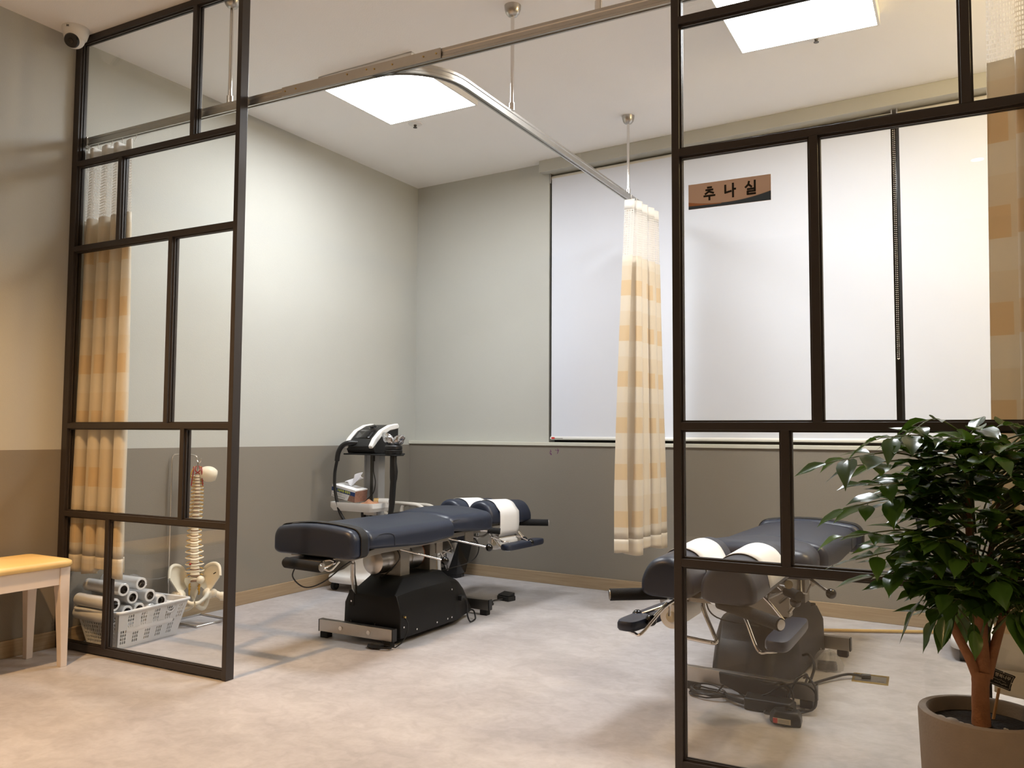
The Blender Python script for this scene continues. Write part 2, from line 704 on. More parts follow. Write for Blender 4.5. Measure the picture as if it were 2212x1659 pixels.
# back wall: upper part stands back, lower part stands 7 cm forward under a sill
bw = struct(thing('wall_back', 'grey beige wall with a taupe lower half behind the treatment tables', 'wall', (0, YB, 0), SB))
for k in ('label', 'category'):
    del bw[k]
LO = -0.0705                                 # front of the lower part
WX0 = -2.742                                 # left edge of the window recess
MB().box(XL - .1, WX0, 0, .16, .95, ZC).build('wall_panel', M['wall_up'], bw, smooth=0)
MB().box(WX0, XR + .2, .14, .2, .95, ZC).build('recess_panel', M['wall_up'], bw, smooth=0)
MB().box(XL - .1, XR + .2, LO, .16, 0, .975).build('wainscot', M['wainscot'], bw, smooth=0)
MB().box(XL - .1, XR + .2, LO - .012, .15, .968, .992).build('sill', M['sill'], bw, smooth=0, bevel=.003)
tr = struct(thing('trim_1', '', '', (0, YB, 0), SB))
for k in ('label', 'category'):
    if k in tr:
        del tr[k]
MB().box(-2.79, XR + .2, -.0722, .14, 2.9577, ZC).build('blind_box', M['wall_up'], tr, smooth=0, bevel=.003)
# window behind the blinds
wn = struct(thing('window_1', '', '', (0, YB, 0), SB))
for k in ('label', 'category'):
    if k in wn:
        del wn[k]
f = MB()
for x in (WX0, -1.6, -.42, .78, 1.95):
    f.box(x, x + .06, .085, .135, .992, 2.9577)
f.box(WX0, 2.6, .085, .135, .992, 1.05).box(WX0, 2.6, .085, .135, 2.89, 2.9577)
f.build('window_frame', M['dark'], wn, smooth=0)
MB().box(WX0, 2.6, .108, .114, .992, 2.9577).build('window_pane', M['blackg'], wn, smooth=0)
# baseboards
struct(MB().box(XL, XL + .012, YF, 5.36, 0, .0804).build('baseboard_left', M['base'], smooth=0, bevel=.003))
bb = MB().box(XL, XR + .2, LO - .012, LO, 0, .0804).build('baseboard_back', M['base'], smooth=0, bevel=.003)
bb.location = (0, YB, 0)
bb.rotation_euler = (0, 0, SB)
struct(bb)

# reception counter behind the viewer: its lit front shows as a brown veil in the glass
# ------------------------------------------------------------------ purple marker strokes on the wainscot
ws = thing('wall_scribble', 'small purple marker scribble on the taupe wall under the window sill', 'marking', (0, YB, 0), SB)
mb = MB()
fn = lambda a, b, h: (a, LO - h, b)
x0, z0 = -2.688, .938
for s in ([(0, 0), (.006, -.008)], [(-.004, -.014), (.008, -.012)], [(-.004, -.024), (.004, -.022), (.012, -.034)], [(.002, -.028), (.004, -.034)]):
    stroke(mb, [(x0 + a, z0 + b) for a, b in s], .0045, .0008, fn)
mb.build('scribble', M['purple'], ws, smooth=0)
mb = MB()
x0 = -2.628
for s in ([(-.016, -.002), (-.014, .002)], [(.0, .008), (.003, .004)], [(-.006, -.004), (.008, .0), (.002, -.016)], [(-.001, -.024), (.0, -.018)]):
    stroke(mb, [(x0 + a, z0 + b) for a, b in s], .0045, .0008, fn)
mb.build('scribble', M['purple'], ws, smooth=0)

# ------------------------------------------------------------------ roller blinds


def blind(label, x0, x1, chain):
    t = thing('roller_blind', label, 'blind', (0, YB, 0), SB, 'roller blinds in the window')
    y = .01
    MB().cyl((x0 - .004, y + .02, 2.922), (x1 + .004, y + .02, 2.922), .026).build('roller_tube', M['offwhite'], t)
    each(MB().box(x0 - .012, x0 - .004, y - .02, y + .06, 2.885, 2.9577).box(x1 + .004, x1 + .012, y - .02, y + .06, 2.885, 2.9577), 'end_bracket', M['steel'], t, smooth=0)
    MB().box(x0, x1, y - .008, y - .006, 1.022, 2.92).build('blind_cloth', M['blind'], t, smooth=0)
    MB().tube([(x0 - .006, y - .008, 1.022), (x0, y - .008, 1.022), (x1, y - .008, 1.022), (x1 + .006, y - .008, 1.022)], [.008, .012, .012, .008], 12).build('bottom_bar', M['white'], t)
    mb = MB()
    mb.box(x0 + .008, x0 + .034, y - .0215, y - .0195, 1.015, 1.029)
    mb.build('red_tag', M['red'], t, smooth=0)['label'] = 'small red tag'
    MB().box(x0 + .036, x0 + .10, y - .021, y - .0195, 1.018, 1.022).build('grey_print', M['greyplate'], t, smooth=0)
    if chain:
        mb = MB()
        for dx in (0, .009):
            z = 2.90
            while z > 1.50:
                mb.sphere((x1 + .012 + dx, y - .012, z), .003, 6)
                z -= .0115
        for k in range(7):
            a = pi * k / 6
            mb.sphere((x1 + .0165 - .0045 * cos(a), y - .012, 1.497 - .006 * sin(a)), .003, 6)
        mb.build('bead_chain', M['offwhite'], t)
    return t


blind('wide white roller blind with a bead chain, pulled down behind the room sign', -2.722, -.437, True)
blind('white roller blind at the right end of the window beside the dark gap', -.392, 1.80, False)

# ------------------------------------------------------------------ glass partitions


def partition(name, label, x0, x1, posts, rails, mulls, panes, top_rail=True):
    t = thing(name, label, 'partition', (0, YP, 0), SP)
    D = .045
    for (a, b) in posts:
        MB().box(a, b, 0, D, 0, ZC).build('post', M['frame'], t, smooth=0, bevel=.0015)
    for z, h in rails:
        MB().box(x0, x1, .0006, D - .0006, z - h / 2, z + h / 2).build('rail', M['frame'], t, smooth=0, bevel=.0015)
    for x, z0, z1 in mulls:
        MB().box(x - .0125, x + .0125, .0006, D - .0006, z0, z1).build('mullion', M['frame'], t, smooth=0, bevel=.0015)
    for a, b, z0, z1 in panes:
        MB().box(a, b, D / 2 - .003, D / 2 + .003, z0, z1).build('glass_pane', M['glass'], t, smooth=0)
        # slim dark glazing beads round the pane, behind the front face
        mb = MB()
        for y0, y1 in ((.012, D / 2 - .0031), (D / 2 + .0031, D - .012)):
            mb.box(a, b, y0, y1, z0, z0 + .006).box(a, b, y0, y1, z1 - .006, z1)
            mb.box(a, a + .006, y0, y1, z0, z1).box(b - .006, b, y0, y1, z0, z1)
        mb.build('glazing_bead', M['frame'], t, smooth=0)
    return t


def panes_of(x0, x1, zs, mull_by_row, pw):
    """zs: rail z centres with heights; mull_by_row: x of the mullions in each row"""
    mulls, panes = [], []
    for i in range(len(zs) - 1):
        za, zb = zs[i][0] + zs[i][1] / 2, zs[i + 1][0] - zs[i + 1][1] / 2
        xs = [x0] + [m for m in mull_by_row[i]] + [x1]
        for m in mull_by_row[i]:
            mulls.append((m, za, zb))
        for j in range(len(xs) - 1):
            a = xs[j] + (.0125 if j else 0)
            b = xs[j + 1] - (.0125 if j < len(xs) - 2 else 0)
            panes.append((a, b, za, zb))
    return mulls, panes


LZ = [(.022, .03), (.6494, .025), (1.0776, .025), (1.958, .025), (2.391, .025), (3.028, .03)]
LM = [[-3.612], [-3.122], [-3.236], [-3.608], [-3.116]]
lx0, lx1 = -3.9755, -2.812
mu, pa = panes_of(-3.935, -2.8375, LZ, LM, .025)
partition('glass_partition', 'dark framed glass partition at the left wall, with the spine model and film roll basket behind it', -3.94, -2.83, [(lx0, -3.935), (-2.8375, lx1)], LZ, mu, pa)
RZ = [(.022, .03), (.648, .025), (1.0776, .025), (1.9643, .025), (2.405, .025), (3.028, .03)]
RM = [[-.0175, .80], [-.522, .32, 1.16], [-.428, .42, 1.25], [-.0215, .80], [-.42, .38, 1.2]]
mu, pa = panes_of(-.8405, 1.60, RZ, RM, .025)
partition('glass_partition', 'large dark framed glass partition on the right, with the room sign on it and the plant before it', -.845, 1.61, [(-.866, -.8405), (1.60, 1.626)], RZ, mu, pa)

# room sign stuck on the glass of the right partition
sg = thing('room_sign', 'brown room sign with black Korean letters stuck on the right glass partition', 'sign', (0, YP, 0), SP)
sx0, sx1, sz0, sz1 = -.815, -.556, 1.776, 1.857
g0 = .0195 - .0005
W_, H_ = sx1 - sx0, sz1 - sz0
sf = lambda a, b, h: (sx0 + a, g0 - .0025 - h, sz0 + b)
MB().box(sx0, sx1, g0 - .0025, g0, sz0, sz1).build('sign_plate', M['signbrown'], sg, smooth=0)


def curve_y(x):            # lower edge of the brown field
    t = x / W_
    return H_ * (.30 - .75 * t + .98 * t * t - .05 * t ** 3 - .09 * 0) if False else H_ * (0.29 - 0.93 * t + 1.03 * t * t)


cv = [(W_ * i / 24, max(0.0, curve_y(W_ * i / 24) + (0.0 if i / 24 > .45 else 0))) for i in range(25)]
cv = [(W_ * i / 24, H_ * (0.29 - 0.70 * (i / 24) + 0.78 * (i / 24) ** 2)) for i in range(25)]
navy = [(x, max(y - .003, .0)) for x, y in cv]
MB().prism([(0, 0)] + [(W_, 0)] + list(reversed([(x, y) for x, y in cv if x > W_ * .40])) + [(W_ * .40, H_ * .10), (0, H_ * .13)], 0, .0003, sf).build('navy_wave', M['signnavy'], sg, smooth=0)
MB().prism([(0, H_ * .13), (W_ * .40, H_ * .10)] + list(reversed([(x, y) for x, y in cv if x <= W_ * .42])), 0, .0004, sf).build('orange_wave', M['signorange'], sg, smooth=0)
mb = MB()
stroke(mb, cv, .0011, .0006, sf)
mb.build('pale_line', M['signline'], sg, smooth=0)
mb = MB()
c = [.068, .1335, .199]
zb = .046
w = .0062
S = lambda pts, cx: stroke(mb, [(cx + a * 1.05, zb + b * 1.12) for a, b in pts], w, .0006, sf)
# first syllable
S([(-.005, .0165), (.006, .0165)], c[0])
S([(-.010, .0095), (.010, .0095)], c[0])
S([(.002, .0095), (-.003, .004), (-.012, -.0015)], c[0])
S([(.001, .004), (.012, -.0005)], c[0])
S([(-.016, -.0075), (.016, -.0075)], c[0])
S([(0, -.0075), (0, -.019)], c[0])
mb.build('letter', M['ink'], sg, smooth=0)
mb = MB()
# second syllable
S([(-.014, .016), (-.014, -.005), (.003, -.002)], c[1])
S([(.009, .019), (.009, -.019)], c[1])
S([(.009, .003), (.016, .003)], c[1])
mb.build('letter', M['ink'], sg, smooth=0)
mb = MB()
# third syllable
S([(-.006, .018), (-.008, .010), (-.016, .003)], c[2])
S([(-.007, .010), (.001, .003)], c[2])
S([(.011, .019), (.011, .001)], c[2])
S([(-.010, -.003), (.011, -.003), (.011, -.0095), (-.010, -.0095), (-.010, -.017), (.012, -.017)], c[2])
mb.build('letter', M['ink'], sg, smooth=0)

# security camera in the corner of wall, ceiling and partition
cx, cy = -3.872, 2.43
cc = thing('security_camera', 'white dome security camera under the ceiling in the left corner', 'camera', (cx, cy, ZC))
MB().lathe([(.0, 0), (.062, 0), (.063, -.006), (.060, -.022), (.052, -.05), (.046, -.058)], n=36).build('housing', M['white'], cc)
d = Vector((.45, -.70, -.60)).normalized()
q = d.to_track_quat('Z', 'Y').to_matrix().to_4x4()
q.translation = Vector((.0, -.004, -.055))
MB().sphere((0, 0, 0), .047, 28, M=q).build('eyeball', M['white'], cc)
MB().lathe([(.0, .030), (.035, .030), (.0355, .036), (.031, .0475), (0, .0485)], n=28, M=q).build('lens_face', M['black'], cc)
MB().lathe([(.0, .048), (.013, .048), (.012, .0505), (0, .051)], n=20, M=q).build('lens', M['blackg'], cc)
mb = MB()
a0 = math.atan2(-.80, .35)
text_into(mb, 'kt', .016, lambda a, b, h: ((.0630 + h) * cos(a0 + a / .063), (.0630 + h) * sin(a0 + a / .063), -.014 + b), bold=.0004)
mb.build('logo', M['ink'], cc, smooth=0)

# ------------------------------------------------------------------ curtain track
tk = thing('curtain_track', 'aluminium curtain track hung from the ceiling, with a curved branch towards the window', 'curtain track', (0, YP, 0), SP)
RY, RZ0, RZ1 = .072, 2.504, 2.545           # rail centre line behind the partition, lower and upper edge


def rail_prof(h=.014):
    a, b = RZ0, RZ1
    return [(-h, a), (-.006, a), (-.006, a + .006), (.006, a + .006), (.006, a), (h, a), (h, a + .010), (h - .003, a + .013), (h - .003, a + .027), (h, a + .030), (h, b), (-h, b), (-h, a + .030), (-h + .003, a + .027), (-h + .003, a + .013), (-h, a + .010)]


def sweep_rail(pts, name):
    rings = []
    P = [Vector((p[0], p[1], 0)) for p in pts]
    for i, p in enumerate(P):
        d = (P[min(i + 1, len(P) - 1)] - P[max(i - 1, 0)]).normalized()
        n = Vector((d.y, -d.x, 0))
        rings.append([(p.x + n.x * a, p.y + n.y * a, z) for a, z in rail_prof()])
    mb = MB()
    mb.loft(rings)
    return mb.build(name, M['alu'], tk, smooth=30)


sweep_rail([(-3.972, RY), (1.60, RY)], 'rail')
bx = -1.868                                   # branch line (track coordinates)
arc = [(bx - .27 + .27 * sin(a), RY + .27 - .27 * cos(a)) for a in [pi / 2 * k / 12 for k in range(13)]]
sweep_rail([(bx - .5, RY + .0001)] and [(bx - .30, RY + .0302)] and arc + [(bx + .012, 1.2), (bx + .028, 2.44)], 'branch_rail')
pl = MB().box(-2.62, -1.80, RY - .020, RY - .0142, RZ0 + .001, RZ1 + .001).build('joint_plate', M['alu'], tk, smooth=0, bevel=.001)
mb = MB()
for x in (-2.60, -2.54, -2.26, -2.16, -2.12, -2.03, -1.88, -1.82):
    mb.cyl((x, RY - .0235, RZ0 + .022 + (.006 if x in (-2.16, -2.26) else 0)), (x, RY - .0195, RZ0 + .022 + (.006 if x in (-2.16, -2.26) else 0)), .0035, n=8)
each(mb, 'rivet', M['brass'], pl)
MB().box(-3.9752, -3.94, RY - .02, RY + .02, RZ0 - .004, RZ1 + .004).build('wall_bracket', M['alu'], tk, smooth=0, bevel=.002)
for hx, hy in ((-2.955, RY), (-1.150, RY), (.35, RY), (bx + .017, .735), (bx + .024, 2.26)):
    rod = MB().cyl((hx, hy, RZ1 + .028), (hx, hy, ZC - .03), .0085, n=14).build('hanger_rod', M['chrome'], tk)
    MB().lathe([(.0105, -.052), (.022, -.048), (.032, -.036), (.0375, -.018), (.039, 0), (0, 0)], (hx, hy, ZC), 24).build('ceiling_cup', M['steel'], rod)
    MB().cyl((hx, hy, RZ1), (hx, hy, RZ1 + .034), .0135, n=14).build('socket', M['chrome'], rod)

# ------------------------------------------------------------------ curtains


def curtain(label, loc, rz, length, width, folds, zt, zn, zb, amp0, amp1, spread, seed, lean=0.0, ragged=0.02):
    """pleated cloth along local x, hanging from zt; net between the heading tape and zn"""
    t = thing('curtain', label, 'curtain', loc, rz, 'beige curtains with white net tops')
    rnd = random.Random(seed)
    ph = [rnd.uniform(-.6, .6) for _ in range(folds + 3)]
    am = [rnd.uniform(.65, 1.2) for _ in range(folds + 3)]

    def pos(s, k, z):
        # k: 0 at the top, 1 at the hem
        a = amp0 + (amp1 - amp0) * min(1, k * 1.2)
        x = (s - .5) * length * (1 + spread * k) + lean * k
        q = s * folds
        i = int(q)
        fr = q - i
        aa = am[i] * (1 - fr) + am[i + 1] * fr
        p = ph[i] * (1 - fr) + ph[i + 1] * fr
        w_ = sin(2 * pi * q + p + .35 * sin(3 * k))
        y = a * aa * w_ * (1.6 - .6 * w_ * w_) + .22 * a * sin(4 * pi * q + 2 * p + 1.3 * k)
        x -= .30 * length / folds * sin(4 * pi * q + 2 * p) * (.4 + .6 * k)
        return (x, y, z)

    n = folds * 22

    def uvf(s, z):
        return (s * width, z)

    def strip(z0, z1, nv, name, m, solid, rag=False):
        mb = MB()

        def fn(u, v):
            z = z0 + (z1 - z0) * v
            k = (zt - z) / (zt - zb)
            if rag:
                z += ragged * v ** 6 * sin(u * 9 + seed)
            return pos(u, k, z)
        mb.grid(fn, n, nv, lambda u, v: uvf(u, z0 + (z1 - z0) * v))
        return mb.build(name, m, t, smooth=60, solid=solid, recalc=False)
    strip(zt, zt - .06, 2, 'heading_tape', M['tape'], .003)
    strip(zt - .06, zn, 8, 'net_panel', M['net'], 0)
    strip(zn, zb + .075, 40, 'cloth_panel', M['cloth'], .002)
    strip(zb + .075, zb, 4, 'hem', M['cloth'], .004, True)
    mb = MB()
    for i in range(folds + 1):
        p = pos(min(.999, i / folds), 0, zt)
        mb.tube([(p[0], p[1] * .4, zt - .008), (p[0], 0, zt + .012), (p[0], 0, zt + .028)], .0022, 6)
    each(mb, 'hook', M['white'], t)
    return t


ang = pi / 2 - .0
curtain('net topped beige curtain gathered at the end of the curved track before the window', (-1.825, 4.86, 0), pi / 2 - .03, .36, 1.5, 4, 2.475, 2.13, .365, .034, .060, .42, 3, lean=-.03)
curtain('net topped beige curtain bunched against the wall behind the film roll basket', (-3.775, YP + .0714 - .09, 0), SP, .36, 1.5, 4, 2.478, 2.115, .375, .026, .040, .10, 8)
curtain('net topped beige curtain hanging behind the glass above the potted plant', (.268, YP + .078, 0), SP, .44, 1.6, 4, 2.478, 2.12, .335, .026, .036, .05, 15)

# ------------------------------------------------------------------ ceiling lamps and sprinklers
ZL = 2.985


def led_panel(label, cx, cy, rz):
    t = thing('ceiling_light', label, 'ceiling light', (cx, cy, ZC), rz, 'square white ceiling lights')
    h = .325
    mb = MB()
    for a in (-1, 1):
        mb.box(-h, h, a * h - (.012 if a > 0 else 0), a * h + (.012 if a < 0 else 0), -.062, 0)
        mb.box(a * h - (.012 if a > 0 else 0), a * h + (.012 if a < 0 else 0), -h + .012, h - .012, -.062, 0)
    mb.box(-h, h, -h, h, -.006, 0)
    mb.build('frame', M['white'], t, smooth=0)
    MB().box(-h + .012, h - .012, -h + .012, h - .012, -.060, -.052).build('diffuser', M['led'], t, smooth=0)


led_panel('square white ceiling light glowing over the left treatment table', -2.88, 3.76, -.01)
led_panel('square white ceiling light glowing over the right treatment table, seen through the glass', -.70, 3.845, .02)


def sprinkler(label, x, y):
    t = thing('sprinkler_head', label, 'sprinkler', (x, y, ZC), 0, 'ceiling sprinklers')
    MB().lathe([(0, 0), (.046, 0), (.045, -.005), (.020, -.009), (0, -.009)], n=28).build('cover_ring', M['white'], t)
    mb = MB().lathe([(.007, -.006), (.010, -.012), (.007, -.02), (.004, -.024)], n=12)
    mb.lathe([(0, -.026), (.013, -.026), (.013, -.028), (0, -.028)], n=16)
    mb.build('head', M['dkmetal'], t)


sprinkler('small steel sprinkler in the ceiling beyond the left ceiling light', -3.146, 4.271)
sprinkler('small steel sprinkler in the ceiling beyond the right ceiling light', -.686, 4.285)

# warm globe added out of view, to brighten the right ceiling and blind
pg = thing('added_globe_lamp', 'added warm globe, out of view, lighting the ceiling and blind at the right end', 'added lamp', (1.0, 3.9, ZC))
MB().lathe([(.0, 0), (.05, 0), (.05, -.02), (.0, -.022)], n=24).build('ceiling_cup', M['white'], pg)
MB().cyl((0, 0, -.02), (0, 0, -.16), .004, n=8).build('cord', M['black'], pg)
M['globe'] = emit_mat('globe_glow', (1.0, .75, .40), 210.0)
MB().sphere((0, 0, -.25), .10, 24).build('globe', M['globe'], pg)

# recessed warm downlights of the waiting area (a spot lamp sits in each can)
for i, (x, y, fct) in enumerate(DOWNLIGHTS):
    t = thing('downlight', 'recessed round warm downlight in the waiting area ceiling', 'downlight', (x, y, ZC), 0, 'warm downlights of the waiting area')
    MB().lathe([(.042, .0), (.058, 0), (.058, -.004), (.045, -.006), (.040, -.002)], n=28).build('ring', M['white'], t)
    MB().lathe([(0, -.0015), (.041, -.0015), (.041, -.0035), (0, -.0035)], n=24).build('lamp_face', M['warm'], t)
    ld = bpy.data.lights.new('downlight_lamp', 'SPOT')
    ld.energy = WARM_POWER * fct
    ld.color = WARM_COLOR
    ld.spot_size = radians(112)
    ld.spot_blend = .7
    ld.shadow_soft_size = .04
    lo = bpy.data.objects.new('downlight_lamp', ld)
    COL.objects.link(lo)
    lo.parent = t
    lo.location = (0, 0, -.02)
# ------------------------------------------------------------------ treatment tables
# local axes: x = across (v), y = from foot end to head end (u)


def rrect(w0, w1, z0, z1, r, crown=0.0, k=5):
    """rounded rectangle ring in (x, z), with a crowned top"""
    pts = []
    r = min(r, (w1 - w0) / 2 - 1e-4, (z1 - z0) / 2 - 1e-4)
    cx, hw = (w0 + w1) / 2, (w1 - w0) / 2

    def cr(x, z):
        t = (z - z0) / (z1 - z0)
        return (x, z + crown * max(0, 1 - ((x - cx) / hw) ** 2) * max(0, t))
    for (ax, az, a0) in ((w1 - r, z0 + r * .5, -pi / 2), (w1 - r, z1 - r, 0), (w0 + r, z1 - r, pi / 2), (w0 + r, z0 + r * .5, pi)):
        ry = r * .5 if az < (z0 + z1) / 2 else r
        for i in range(k + 1):
            a = a0 + pi / 2 * i / k
            pts.append(cr(ax + r * cos(a), az + ry * sin(a)))
        if a0 == 0:                    # points across the crowned top
            for i in range(1, 8):
                x = (w1 - r) + (w0 + r - (w1 - r)) * i / 8
                pts.append(cr(x, z1))
    return pts


def cushion(stations, r=.03, crown=.012, er=.03, k=5):
    """stations: (u, x0, x1, z0, z1); ends rounded with radius er"""
    mb = MB()
    rings = []
    n = len(stations)

    def interp(u):
        for a, b in zip(stations[:-1], stations[1:]):
            if a[0] <= u <= b[0] + 1e-9:
                t = (u - a[0]) / max(b[0] - a[0], 1e-9)
                return [a[i] + (b[i] - a[i]) * t for i in range(1, 5)]
        return list(stations[-1][1:])
    u0, u1 = stations[0][0], stations[-1][0]
    us = [(u0 + er * (1 - cos(pi / 2 * i / 6)), er * (1 - sin(pi / 2 * i / 6))) for i in range(7)]
    us += [(u0 + er + (u1 - u0 - 2 * er) * i / 12, 0) for i in range(1, 12)]
    us += [(u1 - er * (1 - cos(pi / 2 * i / 6)), er * (1 - sin(pi / 2 * i / 6))) for i in range(6, -1, -1)]
    for u, ins in us:
        x0, x1, z0, z1 = interp(u)
        ring = rrect(x0 + ins, x1 - ins, z0 + ins * .5, z1 - ins * .9, r, crown)
        rings.append([(x, u, z) for x, z in ring])
    mb.loft(rings)
    return mb


def make_table(label, loc, rz):
    T = thing('treatment_table', label, 'treatment table', loc, rz, 'navy treatment tables')
    # --- cover over the base
    secs = [(.375, .160, .225, .150, .228), (.388, .200, .236, .165, .243), (.53, .201, .246, .105, .305), (.87, .201, .243, .105, .297),
            (.905, .200, .236, .130, .262), (.95, .188, .226, .150, .240), (1.00, .172, .205, .145, .218), (1.05, .160, .172, .138, .182), (1.10, .149, .122, .13, .130), (1.135, .141, .07, .128, .075)]
    mb = MB()
    ox = .035
    rings = []
    for u, w, zs, wt, zt in secs:
        wl = w - .035                      # the left flank stands further in and slopes more
        rings.append([(ox - wl - .0, u, .03), (ox + w, u, .03), (ox + w * .985, u, .03 + (zs - .03) * .6), (ox + w * .86, u, zs), (ox + min(wt, w * .8), u, zt), (ox - min(wt, wl * .62), u, zt), (ox - wl * .80, u, zs), (ox - wl * .97, u, .03 + (zs - .03) * .72)])
    mb.loft(rings)
    cov = mb.build('base_cover', M['cover'], T, smooth=28, bevel=.004)
    mb = MB().box(-.088, -.052, .372, .46, .165, .245)
    mb.build('strut_slot', M['rubber'], cov, smooth=0, bevel=.004)
    for (x, y, z, ax) in [(.2025, .41, .085, 1), (.2025, .52, .055, 1), (.2025, .70, .055, 1), (.2025, .80, .055, 1), (.2025, .84, .055, 1), (.188, .86, .20, 1), (-.168, .5, .06, -1), (-.168, .8, .06, -1), (-.105, .3735, .19, 0), (-.105, .3735, .09, 0), (.05, .3735, .09, 0)]:
        p = Vector((x + ox, y, z))
        dv = Vector((ax, 0, 0)) if ax else Vector((0, -1, 0))
        MB().cyl(p - dv * .006, p + dv * .002, .0048, n=10).build('screw', M['chrome'], cov)
    # --- floor bars
    for (yb, hx, nm) in ((.335, .236, 'near'), (1.205, .262, 'far')):
        ys = -1 if nm == 'near' else 1
        bar = MB().box(-hx, hx, yb - .017, yb + .017, .030, .090).build('floor_bar', M['steel'], T, smooth=0, bevel=.002)
        for s in (-1, 1):
            MB().box(s * hx - .003, s * hx + .003, yb - .0172, yb + .0172, .0298, .0902).build('end_cap', M['black'], bar, smooth=0)
            MB().box(s * (hx - .035) - .024, s * (hx - .035) + .024, yb - .02, yb + .02, 0, .031).build('rubber_foot', M['rubber'], bar, smooth=0, bevel=.003)
            MB().cyl((s * .09, yb + ys * .0165, .060), (s * .09, yb + ys * .021, .060), .011, n=16).build('bolt', M['chrome'], bar)
    MB().box(-.055, .055, .36, 1.19, .034, .05).build('base_beam', M['dkmetal'], T, smooth=0)
    # --- column, drum and brackets under the cushions
    each(MB().box(-.10, .10, .56, .64, .29, .47).box(-.09, .09, .84, .90, .27, .47), 'lift_bracket', M['greyplate'], T, smooth=0, bevel=.002)
    mb = MB().tube([(0, .44, .385), (0, .455, .385), (0, .56, .385), (0, .57, .385), (0, .70, .385), (0, .70, .385), (0, .80, .385)], [.04, .066, .070, .074, .074, .079, .079], 28)
    dr = mb.build('motor_drum', M['steel'], T)
    MB().cyl((0, .80, .385), (0, .812, .385), .076, n=28).build('copper_ring', M['copper'], dr)
    mb = MB()
    for i in range(7):
        mb.box(-.055 + .017 * i, -.047 + .017 * i, .47, .60, .445, .475)
    each(mb, 'cooling_fin', M['steel'], dr, smooth=0)
    # --- frame plate
    mb = MB()
    mb.loft([[(-.19, .06, .452), (.19, .06, .452), (.19, .06, .464), (-.19, .06, .464)], [(-.19, .30, .462), (.19, .30, .462), (.19, .30, .500), (-.19, .30, .500)], [(-.20, .86, .462), (.20, .86, .462), (.20, .86, .492), (-.20, .86, .492)]])
    mb.box(-.15, .15, .86, 1.28, .462, .488)
    mb.box(-.05, .05, 1.2, 1.74, .462, .478)
    mb.box(-.13, .13, 1.40, 1.44, .462, .485).box(-.13, .13, 1.66, 1.70, .462, .485)
    each(mb, 'seat_frame', M['greyplate'], T, smooth=0, bevel=.002)
    # linkage: thin rods and plates
    mb = MB()
    for s in (-1, 1):
        mb.tube([(s * .12, .82, .47), (s * .14, .90, .36), (s * .10, .95, .30)], .006, 8)
        mb.tube([(s * .10, .98, .47), (s * .13, 1.0, .40), (s * .05, .90, .33)], .006, 8)
        mb.tube([(s * .13, 1.12, .47), (s * .15, 1.22, .44), (s * .12, 1.36, .43), (s * .14, 1.42, .46)], .006, 8)
        mb.box(s * .17 - .004, s * .17 + .004, .78, .84, .40, .48)
        mb.box(s * .15 - .004, s * .15 + .004, 1.10, 1.19, .42, .48)
        mb.tube([(s * .165, .79, .42), (s * .17, .93, .385), (s * .11, 1.02, .41)], .004, 8)
    each(mb, 'linkage', M['steel'], T)
    mb = MB().box(-.10, .10, .90, 1.04, .39, .455).box(-.06, .06, 1.06, 1.16, .41, .465)
    each(mb, 'mechanism_block', M['dkmetal'], T, smooth=0, bevel=.006)
    # --- cushions
    ft = cushion([(-.005, -.252, .252, .466, .592), (.125, -.258, .258, .470, .595)], .045, .024, .028).build('foot_cushion', M['vinyl'], T)
    # strap over the foot cushion
    mb = MB()
    rg = rrect(-.2585, .2585, .468, .5965, .047, .025)
    rings = []
    for u, e in ((.045, 0), (.047, .003), (.093, .003), (.095, 0)):
        rings.append([(x * (1 + e / .25), u, z + (e if z > .5 else -e)) for x, z in rg])
    mb.loft(rings, False, False)
    mb.build('strap', M['strap'], ft)
    mn = cushion([(.128, -.240, .240, .498, .578), (.25, -.246, .246, .492, .576), (.60, -.246, .246, .470, .574), (.868, -.243, .243, .484, .572)], .04, .036, .03)
    mn = mn.build('main_cushion', M['vinyl'], T)
    mb = MB()
    for s in (-1, 1):
        mb.tube(smoothpts([(s * .2462, .17, .552), (s * .240, .205, .563), (s * .2405, .27, .563), (s * .2455, .31, .548), (s * .247, .315, .50)], 5), .0016, 6)
    each(mb, 'seam', M['seam'], mn)
    ch = cushion([(.858, -.196, .196, .508, .582), (.93, -.215, .215, .505, .586), (1.02, -.245, .245, .498, .590), (1.15, -.262, .262, .490, .593), (1.262, -.258, .258, .486, .588)], .04, .030, .05)
    ch = ch.build('chest_cushion', M['vinyl'], T)
    mb = MB()
    for s in (-1, 1):
        mb.tube(smoothpts([(s * .203, .90, .565), (s * .222, .99, .574), (s * .242, 1.06, .572), (s * .256, 1.11, .555)], 5), .0016, 6)
    each(mb, 'seam', M['seam'], ch)
    # head cushions: two domed pads
    slope = lambda u: -.05 * (u - 1.45)

    def dome(u, s, ins=0.0):
        a, b = (.012, .205)
        if s < 0:
            a, b = -b, -a
        pts = rrect(a + ins, b - ins, .498 + ins * .4, .590 - ins, .058, .050, 6)
        return [(x, u, z + slope(u)) for x, z in pts]
    for s in (-1, 1):
        mb = MB()
        er = .035
        us = [(1.315 + er * (1 - cos(pi / 2 * i / 6)), er * (1 - sin(pi / 2 * i / 6)) * .8) for i in range(7)]
        us += [(1.36 + .42 * i / 8, 0) for i in range(1, 8)]
        us += [(1.83 - er * (1 - cos(pi / 2 * i / 6)), er * (1 - sin(pi / 2 * i / 6)) * .8) for i in range(6, -1, -1)]
        mb.loft([dome(u, s, ins) for u, ins in us])
        mb.build('head_cushion', M['vinyl'], T)
    # face paper laid over both pads and hanging to the roll
    pth = []
